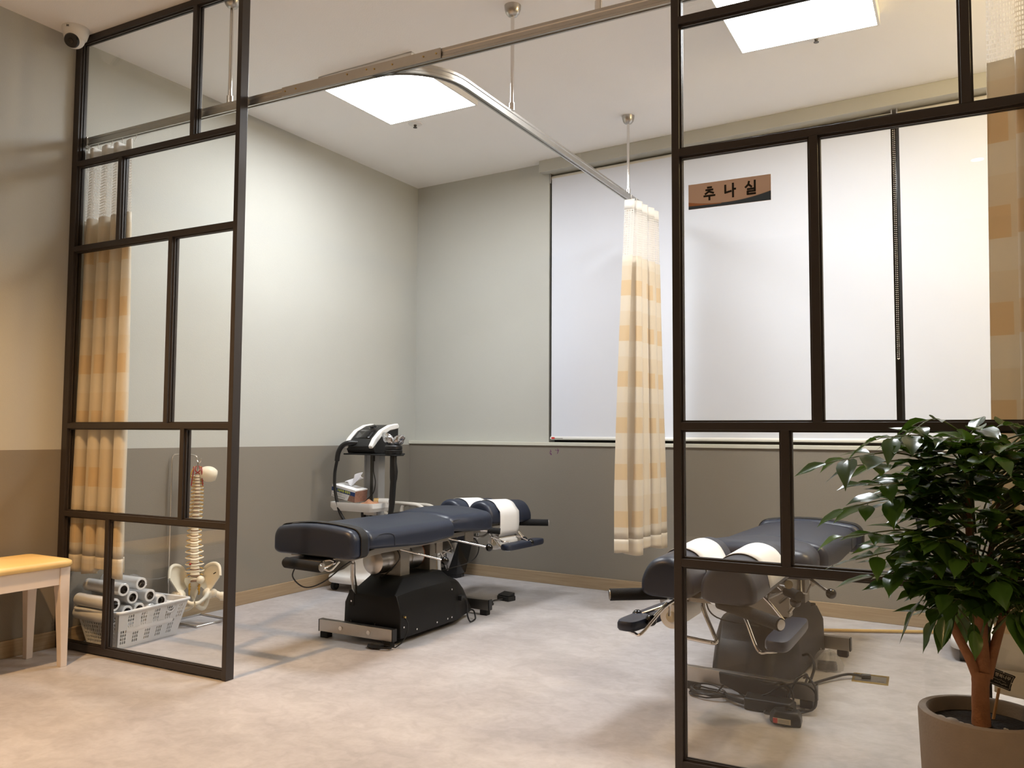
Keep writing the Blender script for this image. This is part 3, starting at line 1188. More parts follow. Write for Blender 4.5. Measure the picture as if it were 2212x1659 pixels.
    for s in (-1, 1):
        a, b = (.012, .205) if s > 0 else (-.205, -.012)
        top = [p for p in rrect(a - .002, b + .002, .498, .592, .058, .0515, 8)]
        seg = [p for p in top if p[1] > (.555 if s > 0 else .57)]
        seg.sort(key=lambda p: p[0])
        pth.append(seg)
    path = pth[0] + pth[1]
    path = [(-.2085, .53)] + path
    path = [p for p in path if not (p[0] > .18 and p[1] < .60)] + [(.2085, .575), (.2110, .545), (.2115, .50), (.208, .46), (.200, .425)]
    mb = MB()
    N_ = len(path)

    def pf(u, v):
        i = min(N_ - 1, int(round(u * (N_ - 1))))
        x, z = path[i]
        uu = 1.415 + .235 * v + .012 * sin(u * 5)
        k = slope(uu) * (1 if i < N_ - 5 else (.95, .85, .7, .5, .3)[i - N_ + 5])
        return (x, uu, z + k + .0012)
    mb.grid(pf, N_ - 1, 5)
    mb.build('face_paper', M['paper'], T, smooth=60, solid=.0012, recalc=False)
    rl = MB().cyl((.155, 1.425, .388), (.155, 1.645, .380), .044, n=28).build('paper_roll', M['paper'], T)
    each(MB().cyl((.155, 1.420, .388), (.155, 1.424, .388), .02, n=16).cyl((.155, 1.646, .38), (.155, 1.65, .38), .02, n=16), 'roll_core', M['brownlabel'], rl)
    mb = MB()
    for yy in (1.405, 1.665):
        mb.tube(smoothpts([(.155, yy, .386), (.15, yy, .43), (.11, yy, .468)], 4), .005, 8)
    each(mb, 'roll_holder', M['chrome'], T)
    # hand grips at the head end
    for a, b in (((.055, 1.685, .484), (.305, 1.855, .478)), ((-.035, 1.735, .474), (-.30, 1.885, .452))):
        A, B = Vector(a), Vector(b)
        dv = (B - A).normalized()
        g = MB().tube([A + dv * (.10 if a[0] > 0 else .03), B], .0215, 20).build('hand_grip', M['foam'], T)
        MB().cyl(A - dv * .03, B, .0135, n=16).build('chrome_tube', M['chrome'], g)
        MB().lathe([(0, .0), (.017, 0), (.017, .004), (.0, .006)], n=18, M=Matrix.Translation(B) @ dv.to_track_quat('Z', 'Y').to_matrix().to_4x4()).build('end_cap', M['steel'], g)
    # arm rests hung below the head end
    for s in (-1, 1):
        Mx = Matrix.Translation((s * .255, 1.61, .365)) @ Matrix.Rotation(-s * .05, 4, 'Z') @ Matrix.Rotation(.0, 4, 'Y')
        pts = []
        for i in range(24):
            a = 2 * pi * i / 24
            ex = 4.5
            px = .042 * math.copysign(abs(cos(a)) ** (2 / ex), cos(a))
            py = .215 * math.copysign(abs(sin(a)) ** (2 / 6), sin(a))
            pts.append((px, py))
        mb = MB()
        mb.loft([[Mx @ Vector((x * k, y * (1 - (1 - k) * .3), z)) for x, y in pts] for k, z in ((.9, -.018), (1, -.010), (1, .008), (.93, .016), (.75, .018))])
        pad = mb.build('armrest_pad', M['vinyl'], T, smooth=50)
        mb = MB()
        mb.tube(smoothpts([(s * .10, 1.70, .465), (s * .145, 1.74, .43), (s * .205, 1.805, .345), (s * .235, 1.80, .340), (s * .262, 1.785, .342)], 5), .0055, 8)
        mb.tube(smoothpts([(s * .10, 1.42, .465), (s * .15, 1.42, .42), (s * .215, 1.43, .352), (s * .255, 1.45, .343)], 5), .0055, 8)
        mb.tube([(s * .10, 1.62, .44), (s * .20, 1.45, .37)], .004, 8)
        each(mb, 'armrest_bracket', M['chrome'], pad)
    # levers with ball knobs
    for a, b in (((.13, .945, .462), (.315, 1.10, .405)), ((.14, .50, .452), (.315, .655, .388)), ((-.13, .86, .462), (-.275, .965, .402)), ((-.10, 1.18, .46), (-.19, 1.215, .40)), ((.10, 1.62, .45), (.285, 1.655, .372)), ((.15, 1.70, .44), (.205, 1.72, .375))):
        lv = MB().tube([a, b], .006, 10).build('lever', M['chrome'], T)
        MB().sphere(b, .0215, 18).build('ball_knob', M['blackg'], lv)
    # short side grip and bent rods
    g = MB().cyl((.18, 1.305, .475), (.245, 1.345, .468), .0185, n=18).build('side_grip', M['foam'], T)
    MB().cyl((.14, 1.28, .478), (.182, 1.306, .475), .014, n=18).build('grip_collar', M['chrome'], g)
    g = MB().cyl((-.18, 1.305, .455), (-.235, 1.345, .447), .02, n=18).build('side_grip', M['foam'], T)
    MB().cyl((-.215, 1.42, .50), (-.15, 1.30, .485), .016, n=18).build('clamp_tube', M['chrome'], g)
    mb = MB()
    mb.tube(smoothpts([(.05, 1.56, .465), (.05, 1.60, .42), (.0, 1.64, .34), (-.02, 1.665, .318), (.0, 1.68, .315), (.12, 1.675, .322)], 6), .008, 10)
    mb.build('crank_rod', M['chrome'], T)
    mb = MB()
    mb.tube(smoothpts([(.205, 1.30, .44), (.225, 1.36, .415), (.235, 1.40, .40), (.26, 1.42, .40)], 5), .0055, 8)
    mb.build('bent_handle', M['chrome'], T)
    # foot roller
    fr = MB().tube([(-.115, -.055, .438), (-.108, -.056, .438), (.10, -.05, .432), (.107, -.05, .432)], [.020, .0255, .0255, .022], 20).build('foot_roller', M['foam'], T)
    MB().cyl((.107, -.05, .432), (.1115, -.05, .432), .0205, n=20).build('end_cap', M['steel'], fr)
    mb = MB().box(-.10, .11, -.058, .06, .455, .461)
    mb.tube(smoothpts([(.12, -.045, .432), (.14, -.03, .44), (.145, .0, .452), (.10, .02, .457)], 4), .006, 8)
    mb.tube(smoothpts([(.125, -.05, .425), (.155, -.04, .42), (.17, .0, .455)], 4), .004, 8)
    each(mb, 'roller_bracket', M['chrome'], fr)
    # gas strut
    st = MB().tube([(.03 + .0, .215, .462), (.012, .235, .40), (.012, .235, .40), (-.01, .262, .33), (-.012, .265, .325), (-.03, .30, .262), (-.045, .33, .225)], [.006, .006, .0115, .0125, .0145, .0145, .004], 12)
    o = st.build('gas_strut', M['steel'], T)
    o.location = (-.005, .055, .0)
    # cables
    mb = MB()
    mb.tube(smoothpts([(-.07, -.02, .43), (-.09, -.03, .37), (-.06, .02, .315), (.0, .08, .335), (.09, .14, .42), (.14, .20, .46)], 8), .0032, 6)
    mb.tube(smoothpts([(-.06, .20, .46), (-.03, .27, .43), (.08, .33, .46), (.16, .38, .47)], 8), .0032, 6)
    mb.tube(smoothpts([(.10, .52, .455), (.115, .53, .40), (.06, .51, .33), (.02, .50, .30)], 8), .0032, 6)
    mb.tube(smoothpts([(.12, 1.22, .46), (.16, 1.24, .38), (.13, 1.20, .30), (.0, 1.05, .25)], 8), .0032, 6)
    each(mb, 'cable', M['cable'], T)
    return T


t1 = make_table('navy treatment table left of the middle, its padded foot end towards the viewer', (-2.78, 3.0, 0), 0)
t2 = copy_tree(t1)
t2.location = (-.802, 4.648, 0)
t2.rotation_euler = (0, 0, pi - .040)
t2['label'] = 'navy treatment table on the right, seen through the glass with its head end nearest'

# mains plug and cord on the side of the left table
cd_ = MB().tube(smoothpts([(.252, .935, .145), (.266, .945, .12), (.262, .96, .05), (.265, .985, .008), (.255, 1.05, .006), (.245, 1.07, .02), (.22, 1.09, .045), (.195, 1.08, .05)], 8), .0045, 8).build('mains_cord', M['cable'], t1)
MB().box(.215, .254, .915, .955, .13, .158).build('plug', M['black'], cd_, smooth=0, bevel=.004)

# foot pedal of the left table, behind its far end
fp = thing('foot_pedal', 'black foot pedal on the floor behind the left treatment table', 'foot pedal', (-2.66, 4.64, 0), -.25, 'black foot pedals')
MB().box(-.05, .05, -.035, .035, 0, .03).build('base', M['black'], fp, smooth=0, bevel=.005)
mb = MB()
mb.loft([[(-.046, -.03, .031), (.046, -.03, .031), (.046, -.03, .036), (-.046, -.03, .036)], [(-.046, .03, .031), (.046, .03, .031), (.046, .03, .050), (-.046, .03, .050)]])
mb.build('treadle', M['black'], fp, smooth=0, bevel=.003)
MB().tube(smoothpts([(0, -.034, .012), (-.02, -.10, .006), (.06, -.18, .006), (.03, -.24, .01), (.07, -.26, .03), (.02, -.34, .05)], 8), .004, 8).build('cord', M['cable'], fp)

# hand switch lying coiled at the near bar of the left table
hs = thing('hand_switch', 'coiled black cable with a small switch at the near right corner of the left table', 'switch', (-2.60, 3.285, 0))
MB().box(-.045, .02, -.018, .018, .004, .024).build('switch_body', M['black'], hs, smooth=0, bevel=.004)
pts = []
for i in range(60):
    a = i / 60 * 2 * pi * 3.2
    r = .045 + .012 * sin(i * .7)
    pts.append((.005 + r * cos(a) * 1.2, .0 + r * sin(a) * .6, .007 + .008 * (i / 60)))
pts += [(.08, .03, .01), (.105, .075, .05), (.095, .11, .11), (.055, .125, .135), (.062, .125, .135)]
MB().tube(smoothpts(pts, 2), .0032, 6).build('cable', M['cable'], hs)
MB().cyl((.057, .125, .135), (.068, .125, .135), .006, n=12).build('brass_plug', M['brass'], hs)

# things on the floor at the right table
ad = thing('power_adapter', 'black power adapter and looped cables at the nearest bar of the right table', 'adapter', (-.86, 3.36, 0))
mb = MB()
mb.prism([(.03, -.075), (.20, -.075), (.215, -.02), (.18, .02), (.02, .02)], .0, .045)
mb.build('adapter_body', M['black'], ad, smooth=30, bevel=.006)
rnd = random.Random(5)
for j in range(5):
    pts = []
    for i in range(28):
        a = 2 * pi * i / 28
        pts.append((-.13 + (.075 + .012 * j) * cos(a) * (1 - .12 * j), -.005 + (.028 + .006 * j) * sin(a) + .004 * j, .008 + .004 * j + .012 * max(0, cos(a + j))))
    MB().tube(smoothpts(pts, 2, True), .0035, 6).build('cable_loop', M['cable'], ad)
MB().tube(smoothpts([(-.06, .0, .02), (-.02, -.03, .02), (.03, -.05, .02), (.06, -.04, .03)], 6), .010, 8).build('cable_tie', M['rubber'], ad)
mb = MB()
mb.tube(smoothpts([(-.10, .02, .02), (-.05, .012, .075), (.02, .01, .10), (.10, .008, .085), (.16, .005, .10), (.19, .012, .075), (.20, .0, .04)], 8), .0036, 6)
mb.tube(smoothpts([(-.03, .02, .05), (.02, .0, .025), (.10, -.01, .05), (.15, .0, .085), (.22, .02, .102), (.27, .03, .08), (.28, .0, .03), (.24, -.03, .01), (.20, -.03, .015)], 8), .0036, 6)
each(mb, 'cable', M['cable'], ad)
mb = MB()
mb.prism([(-.09, .105), (-.085, .06), (.0, .03), (.17, .02), (.175, .07), (.13, .095), (.02, .10)], -.004, .014, lambda a, b, h: (a, .022 + h - .012, b))
mb.build('cover_flap', M['rubber'], ad, smooth=30, bevel=.005)

sw = thing('foot_switch', 'rounded black foot switch with a red and white label lying on the floor', 'foot pedal', (-.655, 3.21, 0), .10, 'black foot pedals')
mb = MB()
ol = [(-.062, .0), (-.055, .034), (-.02, .05), (.04, .045), (.052, .03), (.052, -.035), (.0, -.045), (-.045, -.032)]
mb.loft([[(x * k, y * k, z) for x, y in ol] for k, z in ((.97, 0), (1, .008), (.98, .03), (.80, .046), (.7, .048))])
mb.build('switch_body', M['black'], sw, smooth=50, bevel=.004)
MB().lathe([(0, .047), (.016, .047), (.015, .052), (0, .053)], (.008, .008, 0), 20).build('button', M['blackg'], sw)
fn = lambda a, b, h: (-.018 + a, -.0445 - h + a * -.10, .0195 + b)
MB().prism([(-.026, -.009), (.036, -.009), (.036, .009), (-.026, .009)], 0, .003, fn).build('label_plate', M['brownlabel'], sw, smooth=0)
MB().prism([(-.026, -.009), (-.010, -.009), (-.010, .009), (-.026, .009)], .003, .0035, fn).build('red_print', M['red'], sw, smooth=0)
mb = MB()
for z in (.004, 0, -.004):
    mb.prism([(-.006, z - .0008), (.030, z - .0008), (.030, z + .0008), (-.006, z + .0008)], .003, .0033, fn)
mb.build('fine_print', M['greyplate'], sw, smooth=0)
MB().tube(smoothpts([(-.06, .015, .02), (-.085, .05, .012), (-.075, .10, .008), (-.02, .125, .01), (.05, .12, .015), (.085, .13, .03), (.09, .16, .09), (.06, .20, .12), (.04, .26, .10)], 8), .0045, 8).build('cord', M['cable'], sw)

ol_ = thing('floor_outlet', 'square brass rimmed floor outlet set in the floor beside the right table', 'outlet', (-.455, 3.96, 0), .06)
mb = MB()
for s in (-1, 1):
    mb.box(-.072, .072, s * .06 - .005, s * .06 + .005, 0, .006)
    mb.box(s * .067 - .005, s * .067 + .005, -.055, .055, 0, .006)
mb.build('brass_rim', M['brass'], ol_, smooth=0, bevel=.001)
MB().box(-.062, .062, -.055, .055, 0, .003).build('lid', M['steel'], ol_, smooth=0)
MB().box(.028, .055, -.03, .0, .003, .0045).build('latch', M['steel'], ol_, smooth=0)
ec = thing('extension_cord', 'thick dark cord running from the floor outlet to the right table', 'cord', (0, 0, 0))
MB().tube(smoothpts([(-.48, 3.955, .010), (-.54, 3.92, .02), (-.60, 3.83, .016), (-.66, 3.70, .012), (-.66, 3.62, .012), (-.645, 3.57, .04), (-.62, 3.58, .12), (-.65, 3.64, .15), (-.68, 3.665, .14)], 8), .0058, 8).build('cord', M['cable'], ec)
MB().cyl((-.49, 3.955, .012), (-.455, 3.965, .012), .009, n=12).build('plug', M['black'], ec)
MB().tube(smoothpts([(.145, .24, .010), (.19, .19, .02), (.225, .14, .09), (.23, .075, .125), (.20, .035, .10), (.175, .0, .018), (.20, -.03, .012), (.24, -.0, .012)], 8), .005, 8).build('loose_cord', M['cable'], ad)

# black pedal wrapped in clear plastic behind the right table
bg = thing('wrapped_pedal', 'black pedal wrapped in a clear plastic bag beside the rear of the right table', 'foot pedal', (-.640, 4.025, 0), .2, 'black foot pedals')
MB().box(-.045, .04, -.03, .03, 0.004, .034).build('pedal', M['black'], bg, smooth=0, bevel=.006)
mb = MB()
rnd = random.Random(2)
rings = []
for k, z in ((1.05, .001), (1.12, .02), (1.0, .05), (.7, .075), (.35, .082)):
    rings.append([(.0 + (.056 + rnd.uniform(-.006, .007)) * k * cos(2 * pi * i / 22) , (.044 + rnd.uniform(-.006, .008)) * k * sin(2 * pi * i / 22), z + (rnd.uniform(-.006, .008) if z > .01 else 0)) for i in range(22)])
mb.loft(rings)
mb.build('plastic_bag', M['bag'], bg, smooth=0)

cn = MB().cyl((-1.0, 4.66, .011), (-.12, 5.105, .011), .0085, n=14).build('cane', M['cane'])
tag(cn, 'long thin yellow cane lying on the floor along the back wall', 'cane')
# ------------------------------------------------------------------ therapy machine on its cart


def rplate(w, d, r, n=5):
    pts = []
    for (sx, sy, a0) in ((1, -1, -pi / 2), (1, 1, 0), (-1, 1, pi / 2), (-1, -1, pi)):
        for i in range(n + 1):
            a = a0 + pi / 2 * i / n
            pts.append((sx * (w - r) + r * cos(a), sy * (d - r) + r * sin(a)))
    return pts


def cart_base(T, w, d):
    ol = rplate(w, d, .07, 6)
    mb = MB()
    mb.loft([[(x * k, y * k, z) for x, y in ol] for k, z in ((.97, .056), (1, .062), (1, .096), (.97, .104), (.86, .114), (.66, .135), (.50, .17), (.40, .22), (.33, .30))])
    mb.build('cart_base', M['white'], T, smooth=60)
    for sx in (-1, 1):
        for sy in (-1, 1):
            c = MB().tube([(sx * (w - .05) - .013, sy * (d - .05), .029), (sx * (w - .05) - .012, sy * (d - .05), .029), (sx * (w - .05) + .012, sy * (d - .05), .029), (sx * (w - .05) + .013, sy * (d - .05), .029)], [.024, .029, .029, .024], 20)
            c = c.build('caster', M['rubber'], T)
            MB().cyl((sx * (w - .05) - .0145, sy * (d - .05), .029), (sx * (w - .05) + .0145, sy * (d - .05), .029), .013, n=14).build('hub', M['dkmetal'], c)
            MB().cyl((sx * (w - .05), sy * (d - .05), .03), (sx * (w - .05), sy * (d - .05), .065), .009, n=10).build('stem', M['black'], c)


mc = thing('therapy_machine', 'white and black shockwave therapy machine on a white wheeled cart in the left corner', 'therapy machine', (-3.62, 4.50, 0))
cart_base(mc, .25, .20)
MB().box(-.055, .055, -.028, .032, .20, .905).box(-.062, -.050, -.034, .036, .20, .90).box(.050, .062, -.034, .036, .20, .90).build('column', M['column'], mc, smooth=0, bevel=.002)
MB().box(-.012, .012, -.0295, -.028, .2, .9).build('column_groove', M['dkmetal'], mc, smooth=0)
MB().box(-.13, .19, -.17, .09, .905, .915).build('support_plate', M['black'], mc, smooth=0, bevel=.003)
# tray
ol = rplate(.185, .115, .03)
mb = MB()
mb.loft([[(x * k, y * k - .13, z) for x, y in ol] for k, z in ((.90, .538), (.93, .545), (1.0, .563), (1.0, .594), (.965, .594), (.955, .572), (.90, .570))])
tray = mb.build('tray', M['white'], mc, smooth=35)
MB().box(-.05, .05, -.06, -.02, .50, .545).box(-.09, .09, -.16, -.05, .528, .54).build('tray_bracket', M['offwhite'], mc, smooth=0, bevel=.003)
# console
prof_out = [(-.185, .947), (-.195, .965), (-.16, 1.015), (-.09, 1.07), (.0, 1.105), (.085, 1.116), (.10, 1.100), (.09, 1.082), (.0, 1.068), (-.088, 1.030), (-.150, .975)]
fx = lambda a, b, h: (h, a, b)
for x0_, x1_ in ((-.112, -.080), (.100, .132)):
    MB().prism(prof_out, x0_, x1_, fx).build('side_shell', M['white'], mc, smooth=30, bevel=.006, seg=3)
prof_in = [(-.17, .945), (-.182, .962), (-.155, 1.005), (-.088, 1.062), (.0, 1.098), (.084, 1.108), (.09, 1.05), (.03, .985), (-.05, .95)]
con = MB().prism(prof_in, -.0805, .1005, fx).build('console', M['black'], mc, smooth=30, bevel=.003)
MB().prism([(-.15, .916), (-.168, .945), (-.145, .980), (-.085, 1.034), (.0, 1.072), (.088, 1.088), (.096, 1.088), (.096, .916)], -.106, .126, fx).build('console_body', M['black'], mc, smooth=30, bevel=.004)


def on_console(a):      # height of the console face at depth a
    P = prof_in
    for p, q_ in zip(P[1:6], P[2:6]):
        if p[0] <= a <= q_[0]:
            t = (a - p[0]) / (q_[0] - p[0])
            return p[1] + (q_[1] - p[1]) * t
    return 1.1


mb = MB()
mb.grid(lambda u, v: (-.055 + .13 * u, -.145 + .075 * v, on_console(-.145 + .075 * v) + .0018), 2, 8)
mb.build('display', M['blackg'], con, smooth=60, solid=.002)
z_ = on_console(-.035)
MB().lathe([(.0, 0), (.026, 0), (.026, .006), (.020, .008), (.019, .016), (.0, .018)], n=26, M=Matrix.Translation((.01, -.03, z_ + .002)) @ Matrix.Rotation(.42, 4, 'X')).build('dial', M['blackg'], con)
MB().lathe([(.026, .001), (.029, .001), (.029, .004), (.026, .004)], n=26, M=Matrix.Translation((.01, -.03, z_ + .002)) @ Matrix.Rotation(.42, 4, 'X')).build('dial_ring', M['steel'], con)
# hose from the console front to the hand piece
mb = MB().tube(smoothpts([(-.02, -.150, .985), (-.06, -.195, .985), (-.10, -.215, .965), (-.125, -.225, .92), (-.135, -.225, .865)], 6), .0165, 14)
mb.build('hose_sleeve', M['black'], mc)
mb = MB().tube(smoothpts([(-.135, -.225, .87), (-.148, -.23, .78), (-.140, -.235, .68), (-.115, -.235, .58), (-.08, -.23, .50), (.0, -.22, .42), (.12, -.20, .39), (.21, -.175, .44), (.255, -.155, .53)], 8), .0105, 12)
mb.build('hose', M['cable'], mc)
hp = MB().tube([(.258, -.15, .52), (.265, -.145, .60), (.269, -.14, .735), (.271, -.14, .755), (.273, -.14, .80), (.268, -.14, .86), (.268, -.14, .906)], [.0165, .0195, .0205, .024, .0265, .022, .022], 18).build('hand_piece', M['black'], mc)
mb = MB().lathe([(0, .912), (.052, .912), (.058, .922), (.058, .940), (.054, .944), (.058, .948), (.058, .965), (.048, .974), (0, .974)], (.268, -.14, 0), 28)
mb.build('hand_piece_head', M['black'], hp)
MB().box(.12, .318, -.19, -.09, .903, .912).build('holder_plate', M['black'], mc, smooth=0, bevel=.004)
# applicator heads wrapped in silver foil
mb = MB()
for (sx, tx, ln) in ((-1, -.88, .115), (1, .98, .10)):
    Q = Matrix.Translation((.268 + sx * .012, -.14, .985)) @ Matrix.Rotation(tx, 4, 'Y') @ Matrix.Rotation(sx * .25, 4, 'Z')
    rg = []
    for i in range(13):
        t = i / 12
        rr = .010 + .021 * sin(pi * min(1, t * 1.02)) ** .7
        rg.append([Q @ Vector((rr * (1 + .16 * sin(5 * 2 * pi * k / 24 + i)) * cos(2 * pi * k / 24), rr * .8 * (1 + .16 * sin(5 * 2 * pi * k / 24 + i)) * sin(2 * pi * k / 24), -.015 + ln * t)) for k in range(24)])
    mb.loft(rg)
mb.build('foil_wrap', M['foil'], mc, smooth=30)
mb = MB().tube(smoothpts([(.105, -.14, .87), (.11, -.145, .80), (.13, -.15, .73), (.115, -.15, .66), (.06, -.15, .61), (.03, -.14, .585)], 7), .0032, 7)
pw = mb.build('sensor_cable', M['cable'], mc)
MB().cyl((.105, -.14, .905), (.105, -.14, .865), .009, n=12).build('plug', M['black'], pw)
MB().tube(smoothpts([(-.045, -.04, .56), (-.05, -.05, .50), (-.03, -.045, .42)], 6), .016, 12).build('column_cable', M['black'], mc)

# tissue box leaning out of the tray
tb = thing('tissue_box', 'white and blue tissue box with a white tissue pulled up, on the machine tray', 'tissue box', (-3.715, 4.355, .626))
tb.rotation_euler = (radians(4), radians(9), radians(-6))
bw_, bd_, bh_ = .112, .055, .082
body = MB().box(-bw_, bw_, -bd_, bd_, -.012, bh_ - .012).build('box_body', M['paper'], tb, smooth=0, bevel=.001)
ff = lambda a, b, h: (a, -bd_ - .0004 - h, b - .012)
MB().prism([(-bw_, .040), (bw_, .040), (bw_, .066), (-bw_, .066)], 0, .0006, ff).build('blue_band', M['boxblue'], body, smooth=0)
mb = MB()
text_into(mb, '고급미용 화장지', .019, lambda a, b, h: ff(a + .004, b + .053, .0007 + h), bold=.0006)
mb.build('yellow_lettering', M['boxyellow'], body, smooth=0)
mb = MB()
rnd = random.Random(4)
for (xx, z, n) in ((-.10, .031, 7), (-.10, .024, 8), (-.05, .031, 9), (-.05, .024, 9), (.0, .028, 9), (.0, .02, 8)):
    for i in range(n):
        stroke(mb, [(xx + i * .0048, z + rnd.uniform(-.001, .001)), (xx + i * .0048 + .0028, z + rnd.uniform(-.001, .001))], .0011, .0005, ff)
for i in range(20):
    stroke(mb, [(-.10 + i * .0062, .010 + rnd.uniform(-.001, .001)), (-.10 + i * .0062 + .003, .010 + rnd.uniform(-.002, .002))], .0034, .0005, ff)
mb.build('fine_print', M['greyplate'], body, smooth=0)
MB().prism([(.045, 0), (bw_, 0), (bw_, .040), (.062, .040)], 0, .0005, ff).build('picture_print', M['boxbrown'], body, smooth=0)
MB().box(bw_, bw_ + .0006, -bd_, bd_, -.012, .062).build('end_print', M['boxbrown'], body, smooth=0)
mb = MB()
rnd = random.Random(9)


def tis(u, v):
    a = (u - .5) * 2
    x = .002 + a * (.012 + .075 * v ** .8) + .035 * v
    z = bh_ - .012 + .003 + .095 * v * (1 - .45 * abs(a - .5) ** 1.6) + .008 * sin(7 * u + 3 * v)
    y = .016 * sin(5 * u * pi + v * 3) * (.3 + v) + .02 * v * sin(3 * u)
    return (x, y, z)


mb.grid(tis, 26, 14)
mb.build('tissue', M['tissue'], tb, smooth=70, solid=.0008, recalc=False)

pk = thing('gel_packet', 'crumpled brown snack packet lying in the machine tray', 'packet', (-3.535, 4.355, .574))
mb = MB()
rnd = random.Random(12)
mb.grid(lambda u, v: (-.065 + .13 * u, -.05 + .10 * v, .004 + .032 * sin(pi * u) ** .6 * sin(pi * v) ** .6 * (1 + .25 * sin(11 * u + 7 * v))), 18, 14)
mb.grid(lambda u, v: (.065 - .13 * u, -.05 + .10 * v, .001), 6, 4)
mb.build('packet', M['packet'], pk, smooth=60)
tp = thing('tape_roll', 'small white and yellow tube lying at the right end of the machine tray', 'tube', (-3.475, 4.405, .600), .5)
MB().tube([(-.05, 0, .0), (-.045, 0, 0), (.04, 0, 0), (.045, 0, 0)], [.016, .021, .021, .017], 18).build('tube_body', M['white'], tp)
MB().cyl((-.052, 0, 0), (-.022, 0, 0), .0225, n=18).build('yellow_cap', M['cane'], tp)
MB().cyl((.044, 0, 0), (.0465, 0, 0), .013, n=14).build('dark_end', M['black'], tp)

# stool with white tube arms, mostly behind the left table
sl = thing('tube_stool', 'stool with bent white tube arms and a black seat behind the left table', 'stool', (-3.525, 4.86, 0))
mb = MB()
mb.tube(smoothpts([(-.20, -.10, .45), (-.195, -.10, .52), (-.14, -.10, .555), (.02, -.10, .556), (.10, -.10, .545), (.145, -.10, .51), (.16, -.10, .42)], 6), .0135, 12)
mb.tube(smoothpts([(-.21, .10, .45), (-.20, .10, .51), (-.16, .10, .535), (-.06, .10, .535), (.05, .10, .53), (.12, .10, .49), (.14, .10, .42)], 6), .0135, 12)
each(mb, 'arm_tube', M['offwhite'], sl)
mb = MB().tube(smoothpts([(-.26, -.16, .50), (-.2, -.16, .50), (-.13, -.16, .475), (-.105, -.16, .42)], 6), .0135, 12)
mb.build('short_tube', M['offwhite'], sl)
MB().loft([[(x * k, y * k, z) for x, y in rplate(.15, .14, .05)] for k, z in ((.95, .43), (1, .44), (1, .475), (.9, .49))]).build('seat', M['black'], sl, smooth=50)
for sx in (-1, 1):
    for sy in (-1, 1):
        MB().tube([(sx * .11, sy * .10, .43), (sx * .125, sy * .12, 0)], .0125, 10).build('leg', M['offwhite'], sl)

# dark glossy bin with bright facets at the back wall
bn = thing('waste_bin', 'dark tapered bin with shiny steel facets on the floor behind the left table', 'bin', (-3.43, 5.195, 0))
mb = MB()
pb = [(-.10, -.085), (.0, -.10), (.10, -.085), (.115, .0), (.10, .085), (-.10, .085), (-.115, .0)]
mb.loft([[(x * k, y * k, z) for x, y in pb] for k, z in ((.62, .0), (.62, .03), (.70, .03), (1.15, .30), (1.2, .31), (1.12, .315), (1.05, .30))])
bin_ = mb.build('bin_body', M['blackg'], bn, smooth=20)
for s, w0_, w1_ in ((-1, .004, .095), (1, .004, .095)):
    lo, hi = .72, 1.12
    mb = MB()
    q = [(s * w0_ * lo, -.1 * lo, .05), (s * w1_ * hi, -.087 * hi, .275), (s * w0_ * hi, -.1 * hi, .285)]
    mb.add([(x, y - .003, z) for x, y, z in q] + [(x, y + .004, z) for x, y, z in q], [(0, 1, 2), (5, 4, 3), (0, 3, 4, 1), (1, 4, 5, 2), (2, 5, 3, 0)])
    mb.build('steel_facet', M['chrome'], bin_, smooth=0)
mb = MB()
rnd = random.Random(3)
mb.loft([[(x * k * (1 + rnd.uniform(-.06, .06)), y * k * (1 + rnd.uniform(-.06, .06)), z + rnd.uniform(-.008, .008)) for x, y in pb] for k, z in ((1.21, .27), (1.26, .31), (1.1, .335), (.7, .345), (.2, .34))])
mb.build('bin_liner', M['blackg'], bn, smooth=0)

# second machine, behind the plant
m2 = thing('therapy_machine', 'white wheeled machine with a black arched hose, half hidden behind the potted plant', 'therapy machine', (.06, 4.66, 0), .1)
cart_base(m2, .24, .18)
MB().box(-.055, .055, -.03, .03, .20, .86).build('column', M['column'], m2, smooth=0, bevel=.002)
MB().prism([(-.14, .86), (-.15, .90), (-.05, .97), (.08, 1.0), (.10, .98), (.08, .86)], -.13, .13, fx).build('console', M['black'], m2, smooth=30, bevel=.008)
MB().tube(smoothpts([(-.36, -.10, .80), (-.34, -.10, .90), (-.27, -.10, .985), (-.17, -.10, 1.02), (-.06, -.09, 1.01), (.02, -.08, .96)], 8), .016, 14).build('arched_hose', M['black'], m2)
MB().tube(smoothpts([(-.36, -.10, .81), (-.36, -.09, .62), (-.30, -.06, .45), (-.10, -.03, .40), (.0, .0, .42)], 8), .0115, 12).build('hose', M['cable'], m2)

# ------------------------------------------------------------------ spine model
sp = thing('spine_model', 'life size plastic spine and pelvis model hanging on a wire stand at the left wall', 'anatomical model', (-3.80, 3.18, 0))
st = []
mb = MB()
loop = [(-.155, .18, .006), (-.155, -.045, .006), (.09, -.05, .006), (.09, .165, .006)]
pts = []
for a, b in zip(loop, loop[1:] + loop[:1]):
    pts.append(a)
mb.tube(loop + [loop[0]], .0055, 10)
for p in loop:
    mb.sphere((p[0], p[1], .006), .007, 10)
mb.build('base_wire', M['chrome'], sp)
mb = MB().tube([(-.155, -.045, .006), (-.155, -.045, .90)] + [(-.150, -.043, .918), (-.14, -.04, .925)] + smoothpts([(-.13, -.028, .925), (-.05, -.012, .925), (-.010, -.003, .917), (-.005, -.001, .895), (.006, .0, .882), (.018, .003, .888), (.024, .004, .905)], 4), .0045, 10)
mb.build('pole', M['chrome'], sp)
mb = MB().tube([(.004, 0, .882), (.004, 0, .868), (.004, .0, .845)], .003, 8)
mb.build('hook', M['steel'], sp)
# axes: F = front of the body, R = sideways
F = Vector((.80, -.60, 0)).normalized()
R_ = Vector((.60, .80, 0)).normalized()
Zv = Vector((0, 0, 1))


